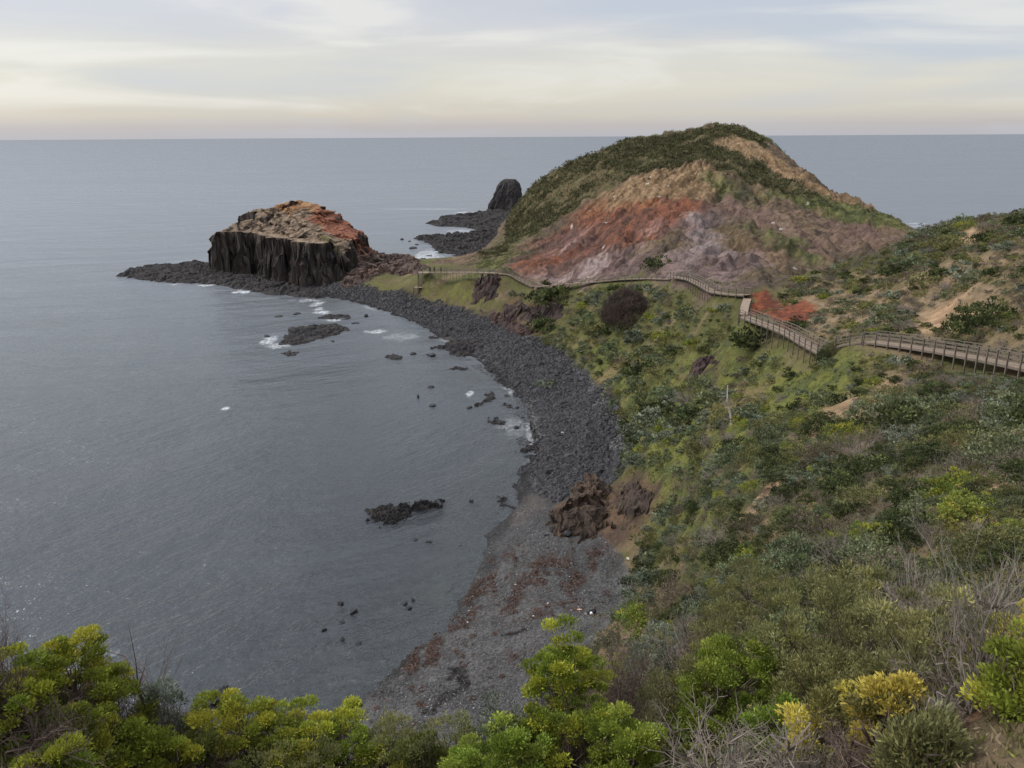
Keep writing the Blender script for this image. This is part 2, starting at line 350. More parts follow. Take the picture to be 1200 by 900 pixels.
def ground(x, y):
    x = np.asarray(x, float); y = np.asarray(y, float)
    r = np.hypot(x, y)
    b = _bil(BASE, x, y)
    sd = _bil(SD, x, y)
    land = sstep(b, 3.5, 7.0)
    hm = sstep(signed_dist(x, y, HILLP), -4, 12)
    near = sstep(r, 12, 40)
    # hillside: humps, hollows and small terraces
    n = fbm(x / 9, y / 9, 3, 4) * 1.1 * near + fbm(x / 2.3, y / 2.3, 9, 3) * 0.3 * (0.3 + 0.7 * near)
    wk = sstep(_bil(WD, x, y), .8, 6.0)
    h = b + n * land * (1 - hm) * (.12 + .88 * wk)
    # the big hill: gullies running down from the crest
    dx, dy = x - PK[0], y - PK[1]
    th = np.arctan2(dx, dy); rr = np.hypot(dx, dy)
    gl = 1 - np.abs(perlin(th * 9 + fbm(x / 45, y / 45, 5, 2) * 1.6, rr / 150, 21)) * 2
    g2 = 1 - np.abs(perlin(th * 26 + fbm(x / 18, y / 18, 6, 2) * 1.5, rr / 60, 22)) * 2
    w = hm * sstep(rr, 15, 70) * sstep(b, 6, 14)
    h = h + w * wk * (gl * 1.6 + g2 * 1.7 - 1.6) + wk * hm * land * ((.35 + .65 * sstep(b, 20, 34)) * fbm(x / 14, y / 14, 31, 6, 0.62) * 2.4 - (np.abs(fbm(x / 11, y / 11, 161, 4, .6)) < .045) * 0 + (np.abs(fbm(x / 13, y / 13, 171, 5, .6)) * 4.5 - .9) * sstep(b, 12, 20))
    a_ = np.arctan2(x, y)
    h = h + np.interp(a_, _SKA, _SKZ) * np.where(a_ < math.radians(27.4), sstep(r, 240, 380), sstep(r, 105, 130) * (1 - sstep(r, 200, 230))) * sstep(b, 2, 9)
    # beach: cusps and ridges of shingle
    bm = (1 - land) * sstep(sd, -4.0, 0.0)
    h = h + bm * (fbm(x / 6, y / 6, 41, 5, .6) * 0.42 + np.sin(sd * 0.9 + fbm(x / 12, y / 12, 5, 2) * 4) * 0.06)
    return h

_SKA = np.array([math.atan2(ray(u, 160)[0], ray(u, 160)[1]) for u in (570, 590, 604, 633, 667, 700, 733, 767, 800, 833, 850, 890, 910, 933, 967, 1000, 1040, 1075, 1085, 1100, 1150, 1200, 1260)])
_SKZ = np.array([-3, -3.5, -.8, -.9, -2.2, -1.4, .6, -2.2, -3.8, -2.2, -2.2, -3.4, -3.9, -4.7, -4.2, -2.4, -3.5, -3.0, -3, 0, -1.6, -2.6, -2.6])
cam_ground = float(ground(np.array([0.3]), np.array([0.3]))[0])

def cast(u, v, rmin=3.0):
    d = ray(u, v); hd = math.hypot(d[0], d[1])
    r = np.exp(np.linspace(math.log(rmin), math.log(620), 3000))
    x = d[0] / hd * r; y = d[1] / hd * r; z = H + d[2] / hd * r
    g = np.maximum(ground(x, y), -0.0)
    hit = np.nonzero(z <= g)[0]
    if not len(hit): return None
    i = hit[0]
    return np.array([x[i], y[i], g[i]])

# ------------------------------------------------------------------ mesh and material helpers
def mesh_obj(name, verts, faces, mat=None, parent=None, cols=None, attrs=None, smooth=False):
    me = bpy.data.meshes.new(name)
    v = np.asarray(verts, dtype=np.float32); me.vertices.add(len(v)); me.vertices.foreach_set('co', v.ravel())
    if isinstance(faces, np.ndarray):
        k = faces.shape[1]; nf = len(faces)
        me.loops.add(nf * k); me.loops.foreach_set('vertex_index', faces.ravel().astype(np.int32))
        me.polygons.add(nf); me.polygons.foreach_set('loop_start', np.arange(0, nf * k, k, dtype=np.int32))
        me.polygons.foreach_set('loop_total', np.full(nf, k, dtype=np.int32))
    else:
        lt = np.array([len(f) for f in faces], dtype=np.int32); flat = np.array([i for f in faces for i in f], dtype=np.int32)
        me.loops.add(len(flat)); me.loops.foreach_set('vertex_index', flat)
        me.polygons.add(len(lt)); me.polygons.foreach_set('loop_start', np.r_[0, np.cumsum(lt)[:-1]].astype(np.int32)); me.polygons.foreach_set('loop_total', lt)
    me.update(calc_edges=True); me.validate()
    me.polygons.foreach_set('use_smooth', np.full(len(me.polygons), smooth))
    if cols is not None:
        a = me.color_attributes.new('Col', 'FLOAT_COLOR', 'POINT'); c = np.c_[np.asarray(cols, np.float32), np.ones(len(v), np.float32)]
        a.data.foreach_set('color', c.ravel().astype(np.float32))
    for k, arr in (attrs or {}).items():
        a = me.attributes.new(k, 'FLOAT', 'POINT'); a.data.foreach_set('value', np.asarray(arr, np.float32))
    if mat: me.materials.append(mat)
    o = bpy.data.objects.new(name, me); COL.objects.link(o)
    if parent: o.parent = parent
    return o

def tag(o, label=None, cat=None, group=None, kind=None):
    if label: o['label'] = label
    if cat: o['category'] = cat
    if group: o['group'] = group
    if kind: o['kind'] = kind
    return o

def empty(name, loc, rz=0.0, scale=1.0):
    o = bpy.data.objects.new(name, None); o.location = loc; o.rotation_euler = (0, 0, rz)
    o.scale = (scale,) * 3 if isinstance(scale, (int, float)) else scale
    o.empty_display_size = 0.2; COL.objects.link(o); return o

def make_mat(name, color=None, rough=0.9, attr=False, n1=(0.6, 0.35), n2=None, bump=None, spec=0.3, objvar=0.0, translucent=0.0, hue=0.0):
    """noise-varied surface; colour from the mesh attribute or fixed; n = (scale, amount)"""
    m = bpy.data.materials.new(name); m.use_nodes = True; nt = m.node_tree; N = nt.nodes; L = nt.links
    b = N['Principled BSDF']; b.inputs['Roughness'].default_value = rough; b.inputs['Specular IOR Level'].default_value = spec
    tc = N.new('ShaderNodeTexCoord')
    if attr:
        a = N.new('ShaderNodeVertexColor'); a.layer_name = 'Col'; c = a.outputs[0]
    else:
        a = N.new('ShaderNodeRGB'); a.outputs[0].default_value = tuple(color) + (1,); c = a.outputs[0]
    def mul(c, fac):
        v = N.new('ShaderNodeVectorMath'); v.operation = 'SCALE'; L.new(c, v.inputs[0]); L.new(fac, v.inputs['Scale']); return v.outputs[0]
    for nn in (n1, n2):
        if not nn: continue
        t = N.new('ShaderNodeTexNoise'); L.new(tc.outputs['Object'], t.inputs['Vector']); t.inputs['Scale'].default_value = nn[0]
        t.inputs['Detail'].default_value = 6; t.inputs['Roughness'].default_value = 0.65
        r = N.new('ShaderNodeMapRange'); L.new(t.outputs[0], r.inputs[0]); r.inputs[1].default_value = 0.3; r.inputs[2].default_value = 0.7
        r.inputs[3].default_value = 1 - nn[1]; r.inputs[4].default_value = 1 + nn[1]
        c = mul(c, r.outputs[0])
    if objvar:
        oi = N.new('ShaderNodeObjectInfo'); r = N.new('ShaderNodeMapRange'); L.new(oi.outputs['Random'], r.inputs[0])
        r.inputs[3].default_value = 1 - objvar; r.inputs[4].default_value = 1 + objvar
        c = mul(c, r.outputs[0])
        if hue:
            hs = N.new('ShaderNodeHueSaturation'); L.new(c, hs.inputs['Color'])
            f = N.new('ShaderNodeMath'); f.operation = 'MULTIPLY'; L.new(oi.outputs['Random'], f.inputs[0]); f.inputs[1].default_value = 7.31
            g = N.new('ShaderNodeMath'); g.operation = 'FRACT'; L.new(f.outputs[0], g.inputs[0])
            r2 = N.new('ShaderNodeMapRange'); L.new(g.outputs[0], r2.inputs[0]); r2.inputs[3].default_value = 0.5 - hue; r2.inputs[4].default_value = 0.5 + hue
            L.new(r2.outputs[0], hs.inputs['Hue']); c = hs.outputs[0]
    L.new(c, b.inputs['Base Color'])
    if bump:
        t = N.new('ShaderNodeTexNoise'); L.new(tc.outputs['Object'], t.inputs['Vector']); t.inputs['Scale'].default_value = bump[0]; t.inputs['Detail'].default_value = 8
        t.inputs['Roughness'].default_value = 0.7
        bp = N.new('ShaderNodeBump'); L.new(t.outputs[0], bp.inputs['Height']); bp.inputs['Distance'].default_value = bump[1]; bp.inputs['Strength'].default_value = 0.9
        L.new(bp.outputs[0], b.inputs['Normal'])
    if translucent:
        tr = N.new('ShaderNodeBsdfTranslucent'); L.new(c, tr.inputs[0]); ms = N.new('ShaderNodeMixShader'); ms.inputs[0].default_value = translucent
        L.new(b.outputs[0], ms.inputs[1]); L.new(tr.outputs[0], ms.inputs[2]); L.new(ms.outputs[0], N['Material Output'].inputs[0])
    return m

# ------------------------------------------------------------------ terrain
def build_terrain():
    az = np.concatenate([np.radians(np.linspace(-95, -38, 60))[:-1], np.radians(np.linspace(-38, 38, 1000))[:-1], np.radians(np.linspace(38, 175, 80))])
    lr = np.concatenate([np.linspace(math.log(1.0), math.log(8), 60)[:-1], np.linspace(math.log(8), math.log(470), 1250)[:-1], np.linspace(math.log(470), math.log(600), 40)])
    A, R = np.meshgrid(az, lr, indexing='ij'); rr = np.exp(R)
    x = rr * np.sin(A); y = rr * np.cos(A); z = ground(x, y)
    na, nr = x.shape
    xf, yf, zf, rf = x.ravel(), y.ravel(), z.ravel(), rr.ravel()
    # slope
    wx, wy = warp(xf, yf)
    soft = np.clip(rf * 0.006, 0.15, 2.0)
    C = np.empty((len(xf), 3))
    nA = fbm(xf / 11, yf / 11, 70, 4)[:, None]; nB = fbm(xf / 3.1, yf / 3.1, 80, 4)[:, None]; nC = fbm(xf / 0.9, yf / 0.9, 90, 3)[:, None]
    def lerp(a, b, t): return a + (b - a) * t
    def c3(*v): return np.array(v)[None, :]
    C[:] = lerp(c3(.095, .095, .036), c3(.21, .155, .095), sstep(nA + nB * .6 + .12 - .42 * sstep(rf, 90, 130)[:, None], -.25, .35))          # general slope: dry grass and litter
    def put(name, col_a, col_b=None, s=1.0, amt=1.0, nz=None):
        m = mask(name, wx, wy, soft * s)[:, None] * amt
        if nz is not None: m = m * nz
        k = sstep(nB + nC * .5, -.3, .3) if col_b is not None else 0
        c = c3(*col_a) if col_b is None else lerp(c3(*col_a), c3(*col_b), k)
        C[:] = lerp(C, c, m)
    put('grass', (.15, .155, .042), (.085, .098, .034), 3)
    C[:] = lerp(C, c3(.20, .15, .075), mask('grass', wx, wy, soft)[:, None] * sstep(nA, .05, .4) * .8)
    put('dry', (.27, .195, .125), (.15, .115, .06), 4)
    put('bare', (.40, .27, .165), (.28, .185, .11), 2)
    hm = sstep(signed_dist(wx, wy, HILLP), -2, 2)[:, None]
    # hill ground: brown soil streaked down the slope
    dx, dy = xf - PK[0], yf - PK[1]; th = np.arctan2(dx, dy); rrr = np.hypot(dx, dy)
    st = fbm(th * 30, rrr / 45, 101, 5, .6)[:, None]; s2 = fbm(th * 75, rrr / 16, 107, 4, .6)[:, None]
    C[:] = lerp(C, lerp(c3(.17, .115, .075), c3(.095, .072, .05), sstep(st + nA * .5, -.3, .3)), hm)
    def puth(name, a, b, s=2.0, lo=-.25, hi=.25, amt=1.0):
        m = mask(name, wx, wy, soft * s)[:, None] * hm * amt
        C[:] = lerp(C, lerp(c3(*a), c3(*b), sstep(st * .9 + s2 * .6 + nB * .3, lo, hi)), m)
    puth('redbrown', (.13, .085, .068), (.20, .135, .10), 3)
    puth('purple', (.195, .138, .124), (.105, .074, .066), 3)
    puth('purplelow', (.20, .145, .13), (.12, .085, .078), 1)
    puth('red', (.205, .082, .048), (.105, .054, .040), 4)
    puth('tan', (.30, .20, .115), (.17, .11, .06), 3)
    puth('orange', (.29, .13, .065), (.18, .08, .045), 2, amt=.8)
    puth('pale', (.36, .28, .26), (.14, .09, .08), 5, -.35, .05, .6)
    puth('violet', (.22, .185, .18), (.13, .10, .095), 5)
    puth('ochre', (.15, .105, .045), (.11, .09, .04), 4, amt=.7)
    puth('scrubgreen', (.13, .13, .05), (.05, .06, .025), 3)
    puth('scrub', (.085, .080, .035), (.13, .10, .055), 2)
    # cracked, eroded surface: darker seams, partly painted relief shading, and paler crumbs
    r3 = 1 - np.abs(fbm(xf / 5.5, yf / 5.5, 161, 5, .65))[:, None] * 3.2; r4 = fbm(xf / 1.6, yf / 2.4, 163, 4, .7)[:, None]
    C[:] *= 1 + hm * (-.42 * sstep(r3, .62, .95) + .32 * np.clip(r4 * 2, -1, 1))
    # scattered pale stones low on the hill's right flank
    f1, f2, idr = worley(xf / 2.2, yf / 2.2, 5)
    C[:] = lerp(C, c3(.5, .46, .42), (hm[:, 0] * (idr > .985) * (f1 < .22) * sstep(zf, 14, 20) * (1 - mask('scrub', wx, wy, soft)))[:, None])
    m = mask('redbank', wx, wy, soft)[:, None]; C[:] = lerp(C, lerp(c3(.23, .075, .036), c3(.12, .04, .026), sstep(s2 + nC, -.3, .3)), m)
    put('greentop', (.12, .12, .036), (.10, .085, .038), 2)
    put('outsoil', (.13, .085, .055), (.06, .042, .035), 2)
    put('brownfront', (.11, .075, .05), (.07, .055, .035), 2)
    m = mask('bare', wx, wy, soft)[:, None] * (rf < 14)[:, None]; C[:] = lerp(C, lerp(c3(.24, .125, .07), c3(.15, .10, .06), sstep(nC + nB * .5, -.2, .2)), m)
    # toe strip of reddish earth above the beach
    toe = sstep(zf, 2.6, 3.6) * (1 - sstep(zf, 4.5, 6.5)); C[:] = lerp(C, c3(.15, .10, .07), (toe * (rf > 60) * .35)[:, None] * sstep(nB, -.3, .3))
    # beach
    pf = fbm(xf / .35, yf / .35, 120, 2)[:, None]
    bc = lerp(c3(.070, .069, .070), c3(.130, .126, .124), sstep(nB + pf * 1.2, -.4, .5))
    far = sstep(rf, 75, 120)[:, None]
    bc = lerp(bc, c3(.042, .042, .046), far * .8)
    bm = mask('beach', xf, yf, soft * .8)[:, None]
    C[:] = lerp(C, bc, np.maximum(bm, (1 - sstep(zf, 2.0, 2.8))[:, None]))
    bl = mask('boulders', wx, wy, soft * 2)[:, None]; C[:] = lerp(C, c3(.022, .022, .024), bl * .9)
    put('sand', (.17, .14, .12), (.10, .09, .08), 4, .8)
    kz = sstep(fbm(xf / 2.0, yf / 4.5, 130, 4)[:, None] + .6 * fbm(xf / .8, yf / 1.1, 133, 3)[:, None], -.10, -.02)
    m = mask('kelp', wx, wy, soft * 5)[:, None] * kz; C[:] = lerp(C, lerp(c3(.070, .040, .029), c3(.028, .019, .016), sstep(nC, -.2, .3)), m * .95)
    m = mask('wrackline', wx, wy, soft)[:, None] * sstep(nB + nC, -.35, -.05); C[:] = lerp(C, c3(.022, .02, .02), m * .95)
    # smooth dark grey sand beside the scrub, and wet ground by the water
    wet = 1 - sstep(_bil(SD, xf, yf) + fbm(xf / 5, yf / 5, 140, 3) * 1.5, .3, 2.2)
    C[:] *= 1 - .45 * (wet * (zf < 2))[:, None]
    # sea floor
    fl = sstep(-zf, .0, .5)[:, None]
    C[:] = lerp(C, lerp(c3(.05, .052, .045), c3(.10, .10, .075), sstep(nA + nB * .4, .0, .4)), fl)
    idx = np.arange(na * nr).reshape(na, nr)
    q = np.stack([idx[:-1, :-1], idx[1:, :-1], idx[1:, 1:], idx[:-1, 1:]], -1).reshape(-1, 4)
    keep = z.ravel()[q].max(1) > -6.5
    q = q[keep]
    used = np.zeros(na * nr, bool); used[q.ravel()] = True; remap = np.cumsum(used) - 1
    mt = make_mat('ground_surface', attr=True, rough=.95, n1=(1.1, .22), n2=(7.0, .25), bump=(2.2, .5), spec=.15)
    o = mesh_obj('terrain', np.c_[xf, yf, zf][used], remap[q], mt, cols=C[used], smooth=True)
    tag(o, 'grassy coastal slopes, dark shingle beach and bare red hill', kind='structure')
build_terrain()

# ------------------------------------------------------------------ sea
def build_sea():
    az = np.radians(np.linspace(-95, 175, 1000)); az = np.concatenate([np.radians(np.linspace(-95, -38, 40))[:-1], np.radians(np.linspace(-38, 38, 760))[:-1], np.radians(np.linspace(38, 175, 60))])
    r = np.concatenate([np.exp(np.linspace(math.log(25), math.log(700), 900))[:-1], np.exp(np.linspace(math.log(700), math.log(90000), 60))])
    A, R = np.meshgrid(az, r, indexing='ij'); x = (R * np.sin(A)).ravel(); y = (R * np.cos(A)).ravel()
    z = np.zeros_like(x)
    g = np.where(np.hypot(x, y) < 600, ground(x, y), -12.0)
    n = fbm(x / 3.2, y / 3.2, 200, 3); nf = fbm(x / .9, y / .9, 210, 3)
    foam = np.zeros_like(x)
    for u, v, ru, rv, s in FOAM:
        c = at_z(u, v); cx, cy = c[0], c[1]; e1 = at_z(u + ru, v); e2 = at_z(u, v - rv)
        a = np.hypot(e1[0] - cx, e1[1] - cy) ; b = abs(e2[1] - cy) + .3
        tx = np.array([e1[0] - cx, e1[1] - cy]) / a
        px = (x - cx) * tx[0] + (y - cy) * tx[1]; py = -(x - cx) * tx[1] + (y - cy) * tx[0]
        d = np.sqrt((px / a) ** 2 + (py / b) ** 2)
        foam = np.maximum(foam, s * (1 - sstep(d + n * .9, .5, 1.15)))
    sd = _bil(SD, x, y)
    edge = (1 - sstep(np.abs(sd + 1.0 + n * 1.6), 0, 1.0)) * sstep(fbm(x / 14, y / 14, 220, 2), .0, .35) * .5 * (np.hypot(x, y) > 120) * (y < 430)
    foam = np.clip(np.maximum(foam, edge) * (.15 + .6 * sstep(nf + fbm(x / .45, y / .45, 215, 2) * .6, -.3, .3)), 0, 1)
    idx = np.arange(len(x)).reshape(len(az), len(r))
    q = np.stack([idx[:-1, :-1], idx[1:, :-1], idx[1:, 1:], idx[:-1, 1:]], -1).reshape(-1, 4)
    gm = g[q].min(1); q = q[gm < .6]
    m = bpy.data.materials.new('sea_water'); m.use_nodes = True; nt = m.node_tree; N = nt.nodes; L = nt.links; N.clear()
    out = N.new('ShaderNodeOutputMaterial'); tc = N.new('ShaderNodeTexCoord')
    def nz(scale, rot, sx, sy, det=3, rough=.5):
        m0 = N.new('ShaderNodeMapping'); m0.inputs['Rotation'].default_value = (0, 0, math.radians(-rot)); L.new(tc.outputs['Object'], m0.inputs[0])
        mp = N.new('ShaderNodeMapping'); mp.inputs['Scale'].default_value = (sx, sy, 1)
        L.new(m0.outputs[0], mp.inputs[0]); t = N.new('ShaderNodeTexNoise'); t.inputs['Scale'].default_value = scale
        t.inputs['Detail'].default_value = det; t.inputs['Roughness'].default_value = rough; L.new(mp.outputs[0], t.inputs['Vector']); return t.outputs[0]
    def mth(op, a, b):
        k = N.new('ShaderNodeMath'); k.operation = op
        for i, v in enumerate((a, b)):
            if isinstance(v, (int, float)): k.inputs[i].default_value = v
            else: L.new(v, k.inputs[i])
        return k.outputs[0]
    w1 = nz(.55, 42, .38, 1.0, 4, .6); w2 = nz(1.7, 55, .5, 1.0, 3, .6); w3 = nz(.06, 30, .45, 1.0, 3, .5); w4 = nz(.006, 15, .4, 1, 3, .55)
    hsum = mth('ADD', mth('ADD', mth('MULTIPLY', w1, 1.1), mth('MULTIPLY', w2, .30)), mth('MULTIPLY', w3, 5.0))
    bp = N.new('ShaderNodeBump'); L.new(hsum, bp.inputs['Height']); bp.inputs['Distance'].default_value = WAVE; bp.inputs['Strength'].default_value = 1.0
    ad = N.new('ShaderNodeAttribute'); ad.attribute_name = 'depth'; af = N.new('ShaderNodeAttribute'); af.attribute_name = 'foam'
    # wind patches roughen the surface
    rr = N.new('ShaderNodeMapRange'); L.new(w4, rr.inputs[0]); rr.inputs[1].default_value = .35; rr.inputs[2].default_value = .65; rr.inputs[3].default_value = .22; rr.inputs[4].default_value = .38
    gl = N.new('ShaderNodeBsdfGlossy'); gl.inputs['Color'].default_value = (.86, .90, .95, 1); L.new(rr.outputs[0], gl.inputs['Roughness']); L.new(bp.outputs[0], gl.inputs['Normal'])
    body = N.new('ShaderNodeBsdfDiffuse'); body.inputs['Color'].default_value = (.012, .015, .017, 1)
    tr = N.new('ShaderNodeBsdfTransparent'); tr.inputs['Color'].default_value = (.62, .68, .66, 1)
    dm = N.new('ShaderNodeMapRange'); L.new(ad.outputs['Fac'], dm.inputs[0]); dm.inputs[1].default_value = .0; dm.inputs[2].default_value = 3.2; dm.interpolation_type = 'SMOOTHSTEP'
    dm.inputs[3].default_value = .12; dm.inputs[4].default_value = 1
    mb = N.new('ShaderNodeMixShader'); L.new(dm.outputs[0], mb.inputs[0]); L.new(tr.outputs[0], mb.inputs[1]); L.new(body.outputs[0], mb.inputs[2])
    fr = N.new('ShaderNodeFresnel'); fr.inputs['IOR'].default_value = 1.34; L.new(bp.outputs[0], fr.inputs['Normal'])
    fg = N.new('ShaderNodeFresnel'); fg.inputs['IOR'].default_value = 1.34
    frl = N.new('ShaderNodeMath'); frl.operation = 'MINIMUM'; L.new(mth('ADD', mth('MULTIPLY', fg.outputs[0], .5), mth('MULTIPLY', fr.outputs[0], .5)), frl.inputs[0]); frl.inputs[1].default_value = .39
    wp_ = N.new('ShaderNodeMapRange'); L.new(w4, wp_.inputs[0]); wp_.inputs[1].default_value = .35; wp_.inputs[2].default_value = .65; wp_.inputs[3].default_value = 1.12; wp_.inputs[4].default_value = .86
    frm = mth('MULTIPLY', mth('ADD', frl.outputs[0], .048), wp_.outputs[0])
    mw = N.new('ShaderNodeMixShader'); L.new(frm, mw.inputs[0]); L.new(mb.outputs[0], mw.inputs[1]); L.new(gl.outputs[0], mw.inputs[2])
    fo = N.new('ShaderNodeBsdfDiffuse'); fo.inputs['Color'].default_value = (.72, .74, .76, 1)
    mf = N.new('ShaderNodeMixShader'); L.new(af.outputs['Fac'], mf.inputs[0]); L.new(mw.outputs[0], mf.inputs[1]); L.new(fo.outputs[0], mf.inputs[2])
    L.new(mf.outputs[0], out.inputs[0])
    o = mesh_obj('sea', np.c_[x, y, z], q, m, attrs={'depth': np.clip(-g, 0, 12), 'foam': foam}, smooth=True)
    tag(o, 'grey blue sea with fine ripples reaching the horizon', kind='structure')
WAVE = 0.85
FOAM = [(372, 356, 7, 3, .7), (374, 362, 5, 2, .6), (378, 366, 10, 2, .9), (362, 352, 20, 1.5, .5), (315, 399, 10, 5, .75), (325, 405, 14, 3, .6), (245, 334, 9, 1.5, 1), (285, 342, 12, 1.5, 1), (264, 479, 5, 1.6, .9), (390, 375, 14, 1.5, .6), (440, 389, 12, 2, .7),
        (550, 462, 5, 3, .8), (182, 312, 4, 1, .9), (214, 313, 3, 1, .9), (205, 333, 3, 1, .7), (605, 452, 12, 2, .5), (510, 310, 16, 5, .8), (500, 300, 14, 8, .6), (530, 292, 12, 3, .6), (560, 263, 20, 1.2, .7), (548, 271, 26, 2.5, .35), (545, 249, 12, .7, .8),
        (130, 765, 9, 2, .25), (500, 245, 60, .8, .25), (560, 252, 25, .8, .6), (470, 395, 22, 4, .25), (600, 500, 16, 10, .25), (1045, 265, 40, 1.2, .35), (1075, 262, 14, 1, .4), (620, 555, 10, 12, .25)]
build_sea()

# ------------------------------------------------------------------ rock masses
M_ROCK = make_mat('dark_basalt', attr=True, rough=.85, n1=(.8, .25), n2=(4.0, .3), bump=(1.6, .35), spec=.35)

def patch(name, x0, x1, y0, y1, step, hfun, cfun, floor=-0.9, mat=None, rot=None):
    nx = int((x1 - x0) / step) + 1; ny = int((y1 - y0) / step) + 1
    X, Y = np.meshgrid(np.linspace(x0, x1, nx), np.linspace(y0, y1, ny), indexing='ij')
    Z = hfun(X, Y)
    idx = np.arange(nx * ny).reshape(nx, ny)
    q = np.stack([idx[:-1, :-1], idx[1:, :-1], idx[1:, 1:], idx[:-1, 1:]], -1).reshape(-1, 4)
    k = Z.ravel()[q].max(1) > floor; q = q[k]
    used = np.zeros(nx * ny, bool); used[q.ravel()] = True; rm = np.cumsum(used) - 1
    c = cfun(X, Y, Z).reshape(-1, 3)
    V = np.c_[X.ravel(), Y.ravel(), Z.ravel()][used]
    return V, rm[q], c[used]

def centred(name, V, q, c, mat):
    ctr = np.array([V[:, 0].mean(), V[:, 1].mean(), max(V[:, 2].min(), -.5)])
    o = mesh_obj(name, V - ctr, q, mat, cols=c); o.location = ctr
    return o

def basalt_cols(X, Y, Z, tint=(1, 1, 1), dark=1.0):
    n = fbm(X / 1.3 + Z / 1.5, Y / 1.3 + Z / 1.1, 300, 4)[..., None]; n2 = fbm(X / 6, Y / 6 + Z / 4, 310, 3)[..., None]
    c = np.array([.030, .028, .029]) + (np.array([.058, .049, .045]) - np.array([.030, .028, .029])) * sstep(n + n2 * .7, -.3, .4)
    return c * np.array(tint) * dark * .68

def reef(label, px, h=.8, block=1.0, amp=.45, seed=1, step=None, frag=.8, name='rock_reef', cat='rock reef', group=None, tint=(1, 1, 1), zref=0.2, slope=.7, follow=False, mat=None, dark=1.0):
    poly = [tuple(at_z(u, v, zref)[:2]) for u, v in px] if not follow else [tuple(cast(u, v)[:2]) for u, v in px]
    q = np.array(poly); m = 2.5
    r = np.hypot(*q.mean(0)); step = step or max(.12, min(.6, r * .0016))
    def hf(X, Y):
        wx = X + fbm(X / (2 * block), Y / (2 * block), seed, 3) * frag * 2; wy = Y + fbm(X / (2 * block), Y / (2 * block), seed + 50, 3) * frag * 2
        f1, f2, cid = worley(wx / block, wy / block, seed); g1, g2, gid = worley(X / (block * 3.1), Y / (block * 3.1), seed + 3)
        sd = signed_dist(wx, wy, poly)
        cr = np.minimum((f2 - f1) * 3, 1)
        body = np.minimum(sd * slope, h) + (cid - .5) * amp * 1.3 + (gid - .5) * amp * 1.6 - (1 - cr) * amp * .55 + fbm(X / (block * .5), Y / (block * .5), seed + 5, 3) * amp * .35
        b = np.maximum(ground(X, Y), -.3) if follow else 0
        return np.where(sd > -1.2, body, -3) + b - (0.25 if not follow else .2)
    def cf(X, Y, Z): return basalt_cols(X, Y, Z, tint, dark)
    V, f, c = patch('x', q[:, 0].min() - m, q[:, 0].max() + m, q[:, 1].min() - m, q[:, 1].max() + m, step, hf, cf, floor=-.6 if not follow else -9)
    if follow:
        keep = (V[:, 2] > ground(V[:, 0], V[:, 1]) - .5)[f].any(1); f = f[keep]
        used = np.zeros(len(V), bool); used[f.ravel()] = True; rm = np.cumsum(used) - 1; V = V[used]; c = c[used]; f = rm[f]
    if follow:
        V[:, 0] += fbm(V[:, 2] / (block * 1.6) + V[:, 1] / 5, V[:, 0] / 3, seed + 1, 4) * block * 1.1; V[:, 1] += fbm(V[:, 2] / (block * 1.6), V[:, 0] / (block * 2), seed + 2, 4) * block * 1.3
    o = centred(name, V, f, c, mat or M_ROCK)
    return tag(o, label, cat, group)

